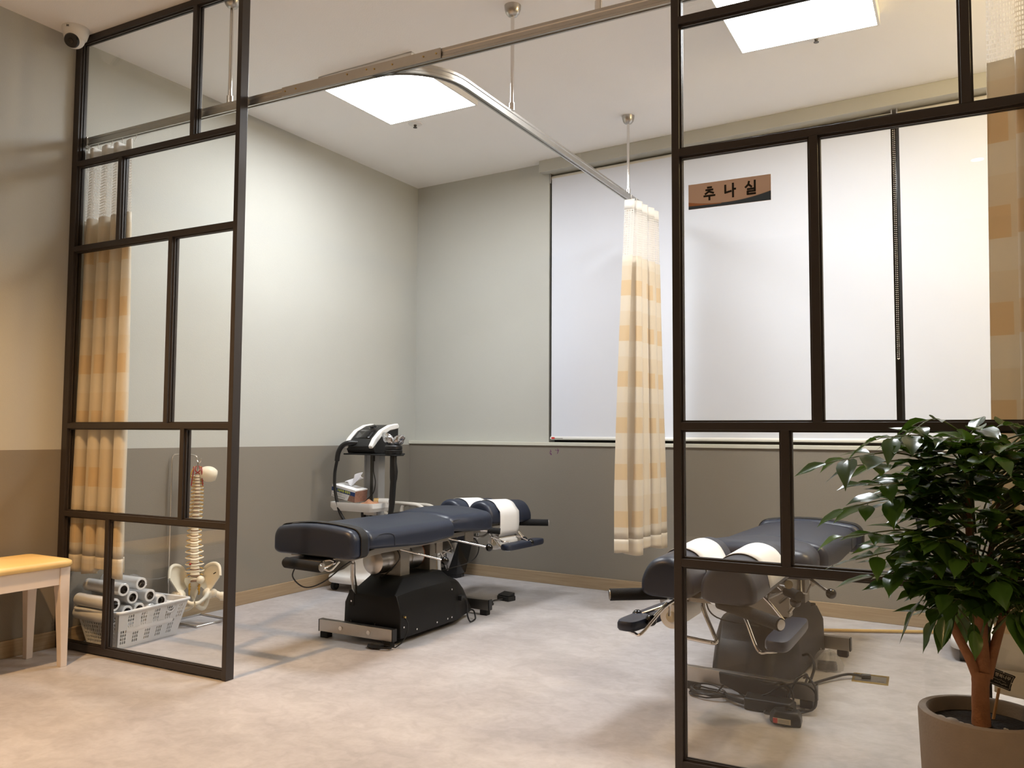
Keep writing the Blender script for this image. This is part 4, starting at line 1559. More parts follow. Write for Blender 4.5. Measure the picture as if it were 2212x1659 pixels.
def bodyM(c, tilt=0.0):
    m = Matrix.Identity(4)
    f2 = F * cos(tilt) + Zv * sin(tilt)
    u2 = R_.cross(f2) * -1
    u2 = f2.cross(R_) * -1 if False else (Zv * cos(tilt) - F * sin(tilt))
    for i in range(3):
        m[i][0], m[i][1], m[i][2], m[i][3] = R_[i], f2[i], u2[i], c[i]
    return m


# vertebral column: sampled along a curve of gentle bends
ctl = [(.02, .815), (.012, .77), (.004, .71), (-.022, .63), (-.034, .55), (-.026, .47), (-.006, .40), (.014, .33), (.018, .27), (.004, .235)]
NV = 24
cent = []
cc_ = smoothpts([(a, 0, z) for a, z in ctl], 12)
L_ = [0]
for a, b in zip(cc_[:-1], cc_[1:]):
    L_.append(L_[-1] + (b - a).length)
wts = [.6 + .75 * (i / (NV - 1)) for i in range(NV)]
tot = sum(wts)
acc = 0
for i in range(NV):
    s = (acc + wts[i] / 2) / tot * L_[-1]
    acc += wts[i]
    k = max(j for j in range(len(L_)) if L_[j] <= s + 1e-9)
    k = min(k, len(cc_) - 2)
    t = (s - L_[k]) / max(L_[k + 1] - L_[k], 1e-9)
    p = cc_[k].lerp(cc_[k + 1], t)
    d = (cc_[k + 1] - cc_[k]).normalized()
    cent.append((p, d, wts[i] / tot * L_[-1]))
for i, (p, d, h) in enumerate(cent):
    tilt = math.atan2(d.x, -d.z)
    c = F * p.x + R_ * (.004 * sin(i * .3)) + Zv * p.z
    m = bodyM(c, -tilt * .9)
    w = .0135 + .0125 * (i / (NV - 1))
    dp = w * .80
    mb = MB()
    bz = h * .36
    mb.loft([[m @ Vector((w * k * cos(2 * pi * j / 20), dp * k * sin(2 * pi * j / 20), z)) for j in range(20)] for k, z in ((.90, -bz), (1.03, -bz * .9), (.86, -bz * .2), (.86, bz * .2), (1.03, bz * .9), (.90, bz))])
    # arch, spinous and side processes at the back
    bk = -dp
    mb.tube([m @ Vector((0, bk, 0)), m @ Vector((0, bk - .016, -.004)), m @ Vector((0, bk - .016 - .012 - .010 * (i / 23), -.012))], [.008, .006, .003], 8)
    sw_ = w + .012 + (.012 if i > 17 else .004)
    for s in (-1, 1):
        mb.tube([m @ Vector((s * w * .6, bk + .003, 0)), m @ Vector((s * sw_ * .8, bk - .006, .002)), m @ Vector((s * sw_, bk - .010, .005))], [.0065, .0048, .003], 8)
        mb.tube([m @ Vector((s * w * .55, bk - .008, -h * .35)), m @ Vector((s * w * .6, bk - .009, h * .42))], [.0055, .0055], 8)
    v = mb.build('vertebra', M['bone'], sp, smooth=50)
    mb = MB()
    mb.loft([[m @ Vector((w * k * cos(2 * pi * j / 20), dp * k * sin(2 * pi * j / 20), z)) for j in range(20)] for k, z in ((.9, -h * .62), (.97, -h * .5), (.9, -h * .37))])
    mb.build('disc', M['disc'], v, smooth=60)
    mb = MB()
    for s in (-1, 1):
        mb.tube([m @ Vector((s * w * .55, bk * .8, -h * .3)), m @ Vector((s * (w + .008), bk * .7, -h * .42)), m @ Vector((s * (w + .018), bk * .6, -h * .55))], [.0028, .0025, .002], 6)
    each(mb, 'nerve', M['nerve'], v)
rm = bodyM(F * cent[20][0].x + Zv * cent[20][0].z)
MB().sphere(rm @ Vector((-.024, .012, -.018)), .007, 10).build('red_mark', M['artery'], sp)
# occiput (back of the skull) and neck vessels
oc = F * -.045 + R_ * .035 + Zv * .815
mb = MB()
rg = []
for i in range(11):
    t = i / 10
    r = .060 * sin(pi * (.08 + .74 * t)) ** .7
    dv = (R_ * .90 + F * -.10 + Zv * (-.18)).normalized()
    e1 = dv.orthogonal().normalized()
    e2 = dv.cross(e1)
    rg.append([F * .0 + R_ * .012 + Zv * .826 + dv * (-.008 + .098 * t) + (e1 * cos(2 * pi * k / 20) * r * .78 + e2 * sin(2 * pi * k / 20) * r * .72) for k in range(20)])
mb.loft(rg)
mb.build('occipital_bone', M['bone'], sp, smooth=60)
mb = MB()
for s in (-1, 1):
    mb.tube(smoothpts([F * .02 + R_ * s * .02 + Zv * .86, F * .03 + R_ * s * .022 + Zv * .83, F * .015 + R_ * s * .026 + Zv * .79, F * .012 + R_ * s * .03 + Zv * .755], 4), .0032, 7)
    mb.tube(smoothpts([F * .026 + R_ * s * .006 + Zv * .865, F * .036 + R_ * s * .012 + Zv * .84, F * .03 + R_ * s * -.012 + Zv * .82], 4), .003, 7)
each(mb, 'artery', M['artery'], sp)
mb = MB()
for s in (-1, 1):
    mb.tube(smoothpts([F * .0 + R_ * s * .016 + Zv * .86, F * .02 + R_ * s * .03 + Zv * .83, F * .01 + R_ * s * .034 + Zv * .80], 4), .003, 7)
each(mb, 'nerve', M['nerve'], sp)
# sacrum
c0 = Zv * .225 + F * .0
mb = MB()
rg = []
for i, (z, w, f_, th) in enumerate(((.030, .050, .012, .020), (.012, .052, .006, .020), (-.012, .043, -.006, .017), (-.038, .030, -.016, .013), (-.062, .019, -.018, .010), (-.085, .010, -.008, .006), (-.10, .004, .006, .003))):
    rg.append([c0 + R_ * (w * cos(2 * pi * k / 20)) + F * (f_ + th * sin(2 * pi * k / 20)) + Zv * z for k in range(20)])
mb.loft(rg)
sac = mb.build('sacrum', M['bone'], sp, smooth=60)
for s in (-1, 1):
    mb = MB()
    for z in (.0, -.018, -.034):
        mb.tube(smoothpts([c0 + R_ * s * .020 + F * .010 + Zv * z, c0 + R_ * s * .026 + F * .022 + Zv * (z - .010), c0 + R_ * s * .024 + F * .012 + Zv * (z - .03)], 4), .0042, 7)
    each(mb, 'sacral_nerve', M['nerve'], sac)
MB().sphere(c0 + R_ * .030 + F * .030 + Zv * .018, .022, 16).build('joint_cap', M['bone'], sac)
# hip bones: curved wing, socket, sitting ring, pubic branch
for s in (-1, 1):
    mb = MB()

    CR = [(.036, -.050, .018), (.058, -.040, .072), (.096, -.004, .098), (.124, .034, .088), (.130, .066, .040)]
    BS = [(.030, -.034, -.024), (.046, -.014, -.030), (.060, .006, -.042), (.070, .022, -.048), (.078, .036, -.050)]

    def wing(u, v, th=0.0):
        # u along the crest from back to front, v from the socket up to the crest
        def along(P, t):
            t = min(max(t, 0), .9999) * 4
            k = int(t)
            f = t - k
            g = [Vector(P[max(k - 1, 0)]), Vector(P[k]), Vector(P[k + 1]), Vector(P[min(k + 2, 4)])]
            return .5 * (2 * g[1] + (g[2] - g[0]) * f + (2 * g[0] - 5 * g[1] + 4 * g[2] - g[3]) * f * f + (3 * g[1] - g[0] - 3 * g[2] + g[3]) * f ** 3)
        p = along(BS, u).lerp(along(CR, u), v)
        p.x += .012 * sin(pi * v) * sin(pi * u)
        p.y -= .014 * sin(pi * v) * sin(pi * u)
        return c0 + R_ * (s * (p.x + th * .7)) + F * (p.y - th * .7) + Zv * p.z
    nu, nv = 18, 10
    th0 = -.0045
    base = len(mb.v)
    for t_ in (-.0045, .0045):
        mb.grid(lambda u, v: wing(u, v, t_ * (1 + .9 * (v > .93) + .8 * (v < .15))), nu, nv)
    W1 = nu + 1
    off = W1 * (nv + 1)
    edge = [j for j in range(W1)] + [W1 * j + nu for j in range(1, nv + 1)] + [W1 * nv + nu - j for j in range(1, nu + 1)] + [W1 * (nv - j) for j in range(1, nv)]
    for a, b in zip(edge, edge[1:] + edge[:1]):
        mb.f.append((base + a, base + b, base + off + b, base + off + a))
    crest = [wing(i / 16, 1.0) for i in range(17)]
    mb.tube(crest, [.007 + .0035 * sin(pi * i / 16) for i in range(17)], 10)
    # body of the hip and socket
    hipc = c0 + R_ * s * .072 + F * .022 + Zv * -.060
    mb.sphere(hipc, .030, 18)
    # pubic branch to the front middle
    mb.tube(smoothpts([hipc + F * .008 + Zv * .012, c0 + R_ * s * .056 + F * .062 + Zv * -.072, c0 + R_ * s * .024 + F * .086 + Zv * -.094, c0 + R_ * s * .004 + F * .090 + Zv * -.098], 5), [.018, .016, .0145, .013, .012, .011, .0105, .010, .010, .010, .010, .0105, .011, .0115, .012, .012][:16], 12)
    # ring of the sitting bone
    mb.tube(smoothpts([hipc + Zv * -.012 + F * -.006, c0 + R_ * s * .066 + F * .010 + Zv * -.112, c0 + R_ * s * .050 + F * .022 + Zv * -.138, c0 + R_ * s * .026 + F * .062 + Zv * -.124, c0 + R_ * s * .008 + F * .086 + Zv * -.104], 5), .0115, 12)
    hb = mb.build('hip_bone', M['bone'], sp, smooth=60)
    if s > 0:
        mb = MB()
        for k, (u, v) in enumerate(((.62, .62), (.66, .66), (.70, .70))):
            mb.sphere(wing(u, v, -.0052), .0036, 8)
        mb.build('print_mark', M['ink'], hb)
    # stump of the thigh bone
    mb = MB()
    h0 = hipc + R_ * s * .012
    mb.sphere(h0 + R_ * s * .014, .024, 16)
    mb.tube(smoothpts([h0 + R_ * s * .02, h0 + R_ * s * .045 + Zv * -.012, h0 + R_ * s * .062 + Zv * -.028 + F * .005], 5), .0165, 14)
    mb.sphere(h0 + R_ * s * .060 + Zv * -.016, .021, 14)
    mb.tube(smoothpts([h0 + R_ * s * .060 + Zv * -.026, h0 + R_ * s * .085 + Zv * -.034 + F * .012, h0 + R_ * s * .115 + Zv * -.034 + F * .03], 4), [.019, .017, .0155, .0145, .014, .0135, .013, .013, .013], 14)
    mb.build('thigh_bone_stump', M['bone'], sp, smooth=60)

# ------------------------------------------------------------------ basket of film rolls
bk = thing('basket', 'white perforated plastic basket full of film rolls on the floor behind the left glass', 'basket', (-3.775, 2.79, 0), radians(4))
bx0, by0, bx1, by1, BH = .102, .178, .150, .212, .185


def wall_panel(p0, p1, q0, q1, nx, nz, pattern):
    """perforated side: p = bottom corners, q = top corners; cells listed by pattern stay open"""
    mb = MB()
    P0, P1, Q0, Q1 = map(Vector, (p0, p1, q0, q1))
    n = (P1 - P0).cross(Q0 - P0).normalized() * .0022

    def pt(u, v):
        return (P0.lerp(P1, u)).lerp(Q0.lerp(Q1, u), v)
    # frame grid of small cells; open cells get a rounded slot
    for i in range(nx):
        for j in range(nz):
            u0, u1, v0, v1 = i / nx, (i + 1) / nx, j / nz, (j + 1) / nz
            if not pattern(i, j):
                a = [pt(u0, v0), pt(u1, v0), pt(u1, v1), pt(u0, v1)]
                mb.add([p - n for p in a] + [p + n for p in a], [(3, 2, 1, 0), (4, 5, 6, 7)])
            else:
                ou = [(u0, v0), (u1, v0), (u1, v1), (u0, v1)]
                k = 12
                inn = []
                outr = []
                for t in range(k):
                    a = 2 * pi * t / k + pi / k
                    ca, sa = cos(a), sin(a)
                    m_ = max(abs(ca), abs(sa))
                    outr.append(((u0 + u1) / 2 + (u1 - u0) / 2 * ca / m_, (v0 + v1) / 2 + (v1 - v0) / 2 * sa / m_))
                    ex = lambda c: math.copysign(abs(c) ** .55, c)
                    inn.append(((u0 + u1) / 2 + (u1 - u0) * .33 * ex(ca), (v0 + v1) / 2 + (v1 - v0) * .40 * ex(sa)))
                A = [pt(*p) for p in outr] + [pt(*p) for p in inn]
                fs = []
                for t in range(k):
                    t2 = (t + 1) % k
                    fs.append((t, t2, k + t2, k + t))
                mb.add([p - n for p in A] + [p + n for p in A], [tuple(reversed(f)) for f in fs] + [tuple(i + 2 * k for i in f) for f in fs] + [(k + t, k + (t + 1) % k, 3 * k + (t + 1) % k, 3 * k + t) for t in range(k)])
    return mb


def long_pat(i, j):
    if j == 0 or j >= 9 or i == 0 or i == 31:
        return False
    blk, row = (i - 1) // 3, (j - 1) // 4
    return (blk + row) % 2 == 0


def short_pat(i, j):
    return 1 <= i <= 15 and 1 <= j <= 8


Bc = lambda sx, sy, t: ((bx0 + (bx1 - bx0) * t) * sx, (by0 + (by1 - by0) * t) * sy, .004 + (BH - .004) * t)
for s in (-1, 1):
    wall_panel(Bc(s, -1, 0), Bc(s, 1, 0), Bc(s, -1, 1), Bc(s, 1, 1), 32, 10, long_pat).build('side', M['basket'], bk, smooth=0, recalc=False)
    wall_panel(Bc(-1, s, 0), Bc(1, s, 0), Bc(-1, s, 1), Bc(1, s, 1), 17, 10, short_pat).build('end', M['basket'], bk, smooth=0, recalc=False)
MB().box(-bx0, bx0, -by0, by0, 0, .006).build('bottom', M['basket'], bk, smooth=0)
rp = rplate(bx1 + .008, by1 + .008, .02, 4)
rim = MB().tube([(x, y, BH) for x, y in rp] + [(rp[0][0], rp[0][1], BH), (rp[1][0], rp[1][1], BH)], .0075, 10).build('rim', M['basket'], bk)

roll0 = None


def film_roll(y, z, x_end, label, tilt=0.0):
    """clear film roll: axis along x, its open core facing +x"""
    global roll0
    if roll0 is None:
        t = thing('film_roll', label, 'film roll', (x_end, y, z), 0, 'film rolls heaped in the basket')
        n = 26
        mb = MB()
        rg = []
        for r, x in ((.0195, -.002), (.0195, 0), (.0290, 0), (.0305, -.0015), (.0305, -.277), (.029, -.279), (.0195, -.279)):
            rg.append([(x, r * cos(2 * pi * k / n), r * sin(2 * pi * k / n)) for k in range(n)])
        mb.loft(rg, False, False)
        mb.build('film', M['filmroll'], t)
        mb = MB()
        rg = []
        for r, x in ((.0198, .0006), (.0184, .0006), (.0184, -.278), (.0196, -.278)):
            rg.append([(x, r * cos(2 * pi * k / n), r * sin(2 * pi * k / n)) for k in range(n)])
        mb.loft(rg, False, False)
        mb.cyl((-.03, 0, 0), (-.031, 0, 0), .0184, n=20)
        mb.build('core', M['core'], t)
        mb = MB()
        rnd = random.Random(6)
        rg = []
        for x, r in ((-.29, .012), (-.283, .0306), (-.15, .0312), (-.003, .0312), (.006, .0308), (.009, .026), (.006, .0205)):
            rg.append([(x + rnd.uniform(-.003, .003) * (x > 0), (r + rnd.uniform(0, .0012)) * cos(2 * pi * k / 16), (r + rnd.uniform(0, .0012)) * sin(2 * pi * k / 16)) for k in range(16)])
        mb.loft(rg, True, False)
        for k in range(5):
            a = rnd.uniform(0, 6.28)
            mb.tube([(.004, .022 * cos(a), .022 * sin(a)), (.001, -.004 * cos(a + .6), .005 * sin(a)), (.003, .021 * cos(a + 2.4), .021 * sin(a + 2.4))], .0009, 5)
        mb.build('wrapper', M['film'], t, smooth=0)
        roll0 = t
    else:
        t = copy_tree(roll0)
        t.location = (x_end, y, z)
    t.rotation_euler = (random.Random(int(y * 1e4)).uniform(-3, 3), 0, tilt * .3)
    t['label'] = label
    return t


RL = [(2.729, .302, 'film roll on top of the heap, its end the farthest right of the top pair', .02),
      (2.632, .288, 'film roll on top of the heap just right of the dark mullion', -.02),
      (2.682, .243, 'film roll in the middle of the heap, under and between the top pair', .0),
      (2.780, .236, 'film roll in the third row, right of the middle one, below the topmost roll', .03),
      (2.846, .201, 'film roll at the right slope of the heap, next to last at the basket rim', .03),
      (2.584, .224, 'film roll at the left of the heap, half under the left top roll', -.03),
      (2.655, .178, 'film roll low in the heap behind the basket rim, left of its middle', .0),
      (2.721, .180, 'film roll low in the heap behind the basket rim, at its middle', .0),
      (2.786, .165, 'film roll sunk behind the rim under the third row', .0),
      (2.905, .160, 'last film roll on the right, sunk behind the far end of the rim', .03)]
for y, z, lb, tl in RL:
    film_roll(y, z, -3.640 - .05 * (z < .2) * 0, lb, tl)
film_roll(2.588, .157, -3.650, 'film roll lying at the near left corner of the basket behind the mullion', -.03)
for k, (dx, z) in enumerate(((-.067, .038), (0, .038), (.067, .038), (-.100, .0955), (-.0333, .0955), (.0333, .0955), (.100, .0955))):
    t = film_roll(2.79, z, -3.775 + dx, 'film roll lying lengthwise in the bottom of the basket, under the heap')
    t.rotation_euler = (0, 0, pi / 2 + .07)
    t.location = (-3.775 + dx - .010, 2.79 + .139, z)
# loose end of clear film sticking out of the heap
lf = MB()
lf.grid(lambda u, v: (-3.75 + .15 * u, 2.745 + .02 * v + .075 * v * u, .335 - .01 * u - .035 * v * (1 - u) + .008 * sin(6 * u)), 10, 5)
lf = lf.build('loose_film', M['film'], smooth=60, solid=.0008, recalc=False)
tag(lf, 'loose sheet of clear film sticking out at the top of the film rolls', 'film')

# ------------------------------------------------------------------ bench
be = thing('bench', 'white wooden bench with a mustard padded seat at the left wall', 'bench', (-3.755, 1.75, 0))
bw2, bl2 = .150, .590
for sx in (-1, 1):
    for sy in (-1, 1):
        mb = MB()
        xo, yo = sx * (bw2 - .004), sy * (bl2 - .004)
        rg = []
        for z, k in ((0, .030), (.06, .0315), (.30, .042), (.34, .046), (.442, .046)):
            rg.append([(xo, yo, z), (xo - sx * k, yo, z), (xo - sx * k, yo - sy * k, z), (xo, yo - sy * k, z)])
        mb.loft(rg)
        mb.build('leg', M['benchw'], be, smooth=20, bevel=.002)
for sx in (-1, 1):
    MB().box(sx * (bw2 - .008) - .0, sx * (bw2 - .030), -bl2 + .05, bl2 - .05, .365, .442).build('apron', M['benchw'], be, smooth=0, bevel=.002)
for sy in (-1, 1):
    MB().box(-bw2 + .05, bw2 - .05, sy * (bl2 - .008), sy * (bl2 - .030), .365, .442).build('apron', M['benchw'], be, smooth=0, bevel=.002)
mb = MB()
ol = rplate(1, 1, .001, 1)
rg = []
for z, ins, in ((.442, .006), (.445, -.004), (.455, -.010), (.468, -.008), (.476, .004), (.483, .035), (.488, .075), (.490, .11)):
    rg.append([(x, y, z) for x, y in rplate(bw2 - ins, bl2 - ins, max(.012, .03 - ins * .1), 5)])
mb.loft(rg)
mb.build('seat_pad', M['seat'], be, smooth=60)
# ------------------------------------------------------------------ potted plant
PX, PY = -.020, 2.405
po = thing('plant_pot', 'round grey concrete plant pot standing before the right glass partition', 'plant pot', (PX, PY, 0))
HZ = .372
MB().lathe([(0, 0), (.128, 0), (.132, .006), (.146, HZ - .010), (.144, HZ - .002), (.138, HZ), (.127, HZ), (.122, HZ - .006), (.120, HZ - .05), (.118, HZ - .055), (.0, HZ - .055)], n=56).build('pot_body', M['concrete'], po, smooth=40)
so = MB()
so.lathe([(0, HZ - .032), (.06, HZ - .030), (.1195, HZ - .033), (.1185, HZ - .054), (0, HZ - .054)], n=40)
so.build('soil', M['soil'], po)
rnd = random.Random(7)
for k, (x, y, r) in enumerate(((-.070, -.062, .020), (-.035, -.078, .017), (-.092, -.030, .014), (-.052, -.05, .012), (.055, -.085, .013))):
    o = thing('pebble', ['large flat pale pebble on the soil at the left front of the pot', 'round pale pebble on the soil just left of the trunk', 'small pebble on the soil at the left inner wall of the pot', 'small pebble lying behind the two larger ones in the pot', 'pebble on the soil right of the trunk near the stake'][k], 'pebble', (PX + x, PY + y, HZ - .031), rnd.uniform(0, 3), 'pebbles in the plant pot')
    MB().sphere((0, 0, r * .5), r, 16, .62, Matrix.Diagonal((1.25, .9, 1, 1))).build('stone', M['pebble'], o)

gr = MB()
for k in range(90):
    a, r = rnd.uniform(-1.9, -.3), rnd.uniform(.045, .112)
    x, y = r * cos(a), r * sin(a)
    gr.sphere((x, y, HZ - .029), rnd.uniform(.002, .0042), 6, .8)
gr = gr.build('gravel', M['gravel'], smooth=60)
gr.location = (PX, PY, 0)
tag(gr, 'pale gravel strewn on the soil along the near inner rim of the pot', 'gravel', kind='stuff')

pt_ = thing('potted_tree', 'bushy green tree with glossy pointed leaves growing in the concrete pot', 'plant', (PX, PY, HZ - .05))
OZ = HZ - .05
LOC = Vector((PX, PY, OZ))
rt = Vector((.87, .492, 0))          # to the right as seen from the doorway
bk_ = Vector((-.492, .87, 0))        # away


def W(a, d, z):
    """right, away, height above the floor -> plant coordinates"""
    v = rt * a + bk_ * d
    return Vector((v.x, v.y, z - OZ))


trunk = MB()
trunk.tube(smoothpts([W(-.005, 0, OZ - .01), W(-.006, 0, .40), W(-.004, 0, .452), W(-.002, 0, .47)], 6), [.0215] * 4 + [.0200] * 3 + [.0195] * 4 + [.0205] * 3 + [.0215] * 3 + [.021] * 2, 18)
trunk.build('trunk', M['bark'], pt_, smooth=60)
limbs = [([W(-.012, 0, .455), W(-.030, .0, .50), W(-.060, .0, .56), W(-.085, .01, .63), W(-.10, .01, .72)], [.0125, .0115, .0105, .0095, .007]),
         ([W(.002, .0, .455), W(.0, .0, .52), W(-.004, .0, .60), W(-.01, .01, .70), W(-.012, .02, .84), W(-.02, .02, .98)], [.0175, .0170, .0150, .0120, .009, .005]),
         ([W(.012, .0, .455), W(.030, .0, .52), W(.052, .0, .59), W(.075, .0, .66), W(.10, -.01, .76)], [.0125, .0115, .0105, .009, .006]),
         ([W(.008, .008, .46), W(.018, .02, .56), W(.03, .03, .68), W(.06, .03, .82), W(.08, .03, .95)], [.010, .009, .008, .006, .004])]
for pts, rr in limbs:
    P = smoothpts(pts, 5)
    r_ = []
    for i in range(len(P)):
        t = i / (len(P) - 1) * (len(rr) - 1)
        k = min(int(t), len(rr) - 2)
        r_.append(rr[k] + (rr[k + 1] - rr[k]) * (t - k))
    MB().tube(P, r_, 14).build('limb', M['bark'], pt_, smooth=60)

rnd = random.Random(21)
twigs = MB()
leaves = MB()
leaf_col = []
GY = YP - .012                      # keep every leaf on this side of the glass


def leaf(base, direction, up, length, width, droop, fold):
    d = direction.normalized()
    u = (up - d * up.dot(d))
    if u.length < 1e-4:
        u = d.orthogonal()
    u.normalize()
    s = d.cross(u)
    prof = [(0, .0), (.10, .55), (.25, .92), (.42, 1.0), (.58, .84), (.72, .56), (.84, .28), (.93, .10), (1.0, .015)]
    rows = []
    for t, w in prof:
        c = base + d * (length * t * (1 - .12 * droop * t)) - Vector((0, 0, 1)) * (droop * length * t * t * .75)
        wob = .05 * sin(9 * t + width * 900)
        row = []
        for q in (-1, -.5, 0, .5, 1):
            row.append(c + s * (width * .5 * w * q) + u * (fold * width * abs(q) * w * .5 + width * wob * (abs(q) > .7) * w))
        rows.append(row)
    for row in rows:
        for p in row:
            if p.y + LOC.y > GY + .0:
                return False
    b0 = len(leaves.v)
    for row in rows:
        leaves.v += [tuple(p) for p in row]
    for i in range(len(rows) - 1):
        for j in range(4):
            a = b0 + i * 5 + j
            leaves.f.append((a, a + 1, a + 6, a + 5))
            leaf_col.append(shade)
    return True


shade = .5


def spray(p0, p1, n, size, sag=.03):
    """a twig with leaves in pairs and one at its tip"""
    global shade
    mid = (p0 + p1) / 2 + Vector((0, 0, sag))
    P = smoothpts([p0, mid, p1], 6)
    for p in P:
        if p.y + LOC.y > GY:
            p.y = GY - LOC.y - .004
    twigs.tube(P, [.0028 - .0018 * i / (len(P) - 1) for i in range(len(P))], 6)
    for k in range(n):
        t = .30 + .70 * (k + 1) / n
        i = min(int(t * (len(P) - 1)), len(P) - 2)
        p = P[i].lerp(P[i + 1], t * (len(P) - 1) - i)
        ax = (P[i + 1] - P[i]).normalized()
        side = ax.cross(Vector((0, 0, 1)))
        if side.length < .1:
            side = Vector((1, 0, 0))
        side.normalize()
        last = k == n - 1
        for s in ((0,) if last else (-1, 1)):
            if not last and rnd.random() < .08:
                continue
            dv = ax * (1.0 if last else .55) + side * s * rnd.uniform(.7, 1.1) + Vector((0, 0, rnd.uniform(-.35, .15)))
            shade = rnd.random()
            L_ = size * rnd.uniform(.85, 1.25)
            st = p + dv.normalized() * .012
            ok = leaf(st, dv, Vector((rnd.uniform(-.35, .35), rnd.uniform(-.35, .35), 1)), L_, L_ * rnd.uniform(.44, .58), rnd.uniform(.0, .5), rnd.uniform(.1, .4))
            if ok:
                twigs.tube([p, st + dv.normalized() * .004], .0011, 5)


# the outer sprays one can pick out against the wall
def wp(x, y, z):
    return Vector((x - PX, y - PY, z - OZ))


def away(p, a, d, z):
    return p + rt * a + bk_ * d + Vector((0, 0, z))


outer = [((-.335, 2.212, .985), .09, 4), ((-.285, 2.250, .975), .075, 3), ((-.300, 2.238, .872), .085, 4), ((-.300, 2.245, .800), .085, 3), ((-.275, 2.262, .745), .085, 4), ((-.225, 2.270, 1.045), .085, 4),
         ((-.165, 2.300, 1.055), .07, 3), ((-.195, 2.315, .680), .085, 3), ((-.120, 2.360, .620), .09, 3), ((-.07, 2.345, 1.045), .08, 4), ((.0, 2.39, 1.06), .085, 4), ((.085, 2.44, 1.07), .085, 4),
         ((.03, 2.44, .60), .09, 3), ((.10, 2.44, .62), .085, 3), ((-.24, 2.22, .93), .08, 4), ((-.22, 2.26, .78), .085, 4), ((-.24, 2.30, .70), .08, 3)]
for (p, sz, n) in outer:
    e = wp(*p)
    st = W(rnd.uniform(-.05, .03), rnd.uniform(-.01, .02), p[2] + rnd.uniform(-.10, .02))
    spray(st, e, n, sz, .035)
# the body of the crown
for i in range(165):
    z = rnd.uniform(.66, 1.05)
    a = rnd.uniform(0, 2 * pi)
    R0 = .232 * (1 - .45 * abs((z - .84) / .26) ** 2.2)
    rr = R0 * rnd.uniform(.55, 1.0)
    e = W(cos(a) * rr * 1.06 + .012, sin(a) * rr * .80 - .03, z)
    st = W(cos(a) * .03 + .0, sin(a) * .02, z - rnd.uniform(.02, .12))
    spray(st, e, 3, .078, .02)
for i in range(44):                 # right part of the crown
    z = rnd.uniform(.66, 1.06)
    e = W(rnd.uniform(.14, .29), rnd.uniform(-.16, .02), z)
    spray(W(.06, 0, z - .06), e, 3, .082, .03)
for i in range(22):                 # hanging leaves below the crown
    a = rnd.uniform(0, 2 * pi)
    e = W(cos(a) * rnd.uniform(.05, .17) + .02, sin(a) * .10 - .03, rnd.uniform(.60, .67))
    spray(W(cos(a) * .03, 0, .70), e, 2, .080, .04)
twigs.build('twig', M['twig'], pt_, smooth=60)


def leaf_mat():
    m = bpy.data.materials.new('glossy_leaf')
    N, L = nodes_of(m)
    b = N['Principled BSDF']
    at = N.new('ShaderNodeAttribute')
    at.attribute_name = 'tone'
    r = N.new('ShaderNodeValToRGB')
    r.color_ramp.elements[0].position, r.color_ramp.elements[1].position = 0.0, 1.0
    r.color_ramp.elements[0].color = srgb(40, 64, 28)
    r.color_ramp.elements[1].color = srgb(84, 118, 44)
    e = r.color_ramp.elements.new(.6)
    e.color = srgb(52, 84, 34)
    L.new(at.outputs['Fac'], r.inputs[0])
    L.new(r.outputs[0], b.inputs['Base Color'])
    b.inputs['Roughness'].default_value = .22
    b.inputs['Specular IOR Level'].default_value = .55
    tl = N.new('ShaderNodeBsdfTranslucent')
    tl.inputs[0].default_value = srgb(96, 130, 40)
    mx = N.new('ShaderNodeMixShader')
    mx.inputs[0].default_value = .16
    L.new(b.outputs[0], mx.inputs[1])
    L.new(tl.outputs[0], mx.inputs[2])
    L.new(mx.outputs[0], N['Material Output'].inputs[0])
    return m


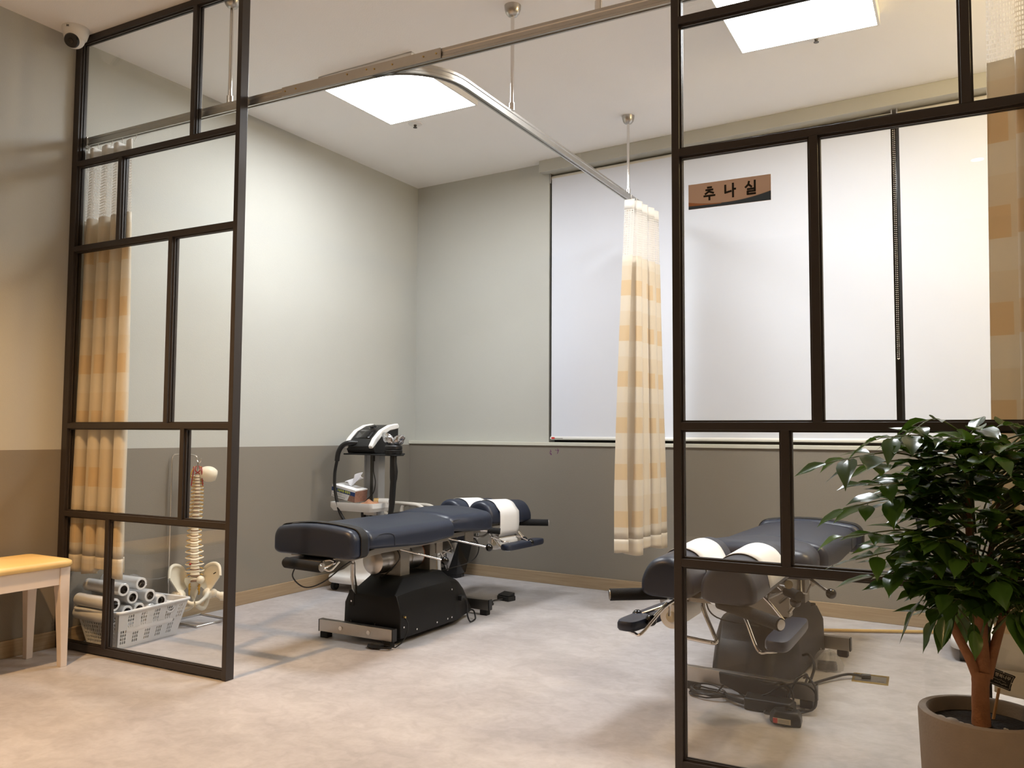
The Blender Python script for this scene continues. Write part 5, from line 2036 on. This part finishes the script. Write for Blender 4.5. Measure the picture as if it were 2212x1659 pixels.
lo = leaves.build('foliage', leaf_mat(), pt_, smooth=80, recalc=False)
at = lo.data.attributes.new('tone', 'FLOAT', 'FACE')
at.data.foreach_set('value', leaf_col)

# name stake in the pot
sk = thing('plant_sign', 'small black chalkboard plant sign on a wooden stick in the pot, right of the trunk', 'sign', (.004, 2.462, HZ - .038))
Q = Matrix.Rotation(.515, 4, 'Z') @ Matrix.Rotation(-.17, 4, 'Z')
MB().tube([Vector((-.004, .0, 0)), Vector((.012, .006, .085))], .0036, 8).build('stake', M['stick'], sk)
bc = Matrix.Translation((.016, .004, .108)) @ Q @ Matrix.Rotation(radians(20), 4, 'Y')
ol = []
for i in range(64):
    a = 2 * pi * i / 64
    ca, sa = cos(a), sin(a)
    ex = 2 / 7
    x = .029 * math.copysign(abs(ca) ** ex, ca)
    z = .020 * math.copysign(abs(sa) ** ex, sa)
    k = 1 + .07 * cos(4 * a) * -1 + .05 * math.exp(-((abs(sa) - 1) / .08) ** 2)
    ol.append((x * k, z * k))
fb = lambda a, b, h: bc @ Vector((a, -h, b))
bd = MB().prism(ol, 0, .003, fb).build('board', M['chalk'], sk, smooth=30)
mb = MB()
ln = [(x * .86, z * .84) for x, z in ol]
for a, b in zip(ln, ln[1:] + ln[:1]):
    if (Vector(a) - Vector(b)).length > 1e-5:
        stroke(mb, [a, b], .0009, .0035, fb)
for x, z in ((0, .0185), (.0255, 0), (-.0255, 0)):
    mb.prism([(x - .0018, z), (x, z - .0018), (x + .0018, z), (x, z + .0018)], 0, .0037, fb)
mb.build('white_border', M['chalkline'], bd, smooth=0)
mb = MB()
text_into(mb, '행복나무', .0105, lambda a, b, h: fb(a + .001, b + .0075, .0031 + h), bold=.0001, depth=.0004)
rnd = random.Random(11)
for (x0_, x1_, z_) in ((-.019, .012, -.0025), (-.014, .018, -.0095)):
    x = x0_
    while x < x1_:
        stroke(mb, [(x, z_ + rnd.uniform(-.001, .001)), (x + .0016, z_ + rnd.uniform(-.0022, .0022)), (x + .0026, z_ + rnd.uniform(-.0015, .0015))], .0006, .0036, fb)
        x += .0036
mb.build('chalk_lettering', M['chalkline'], bd, smooth=0)
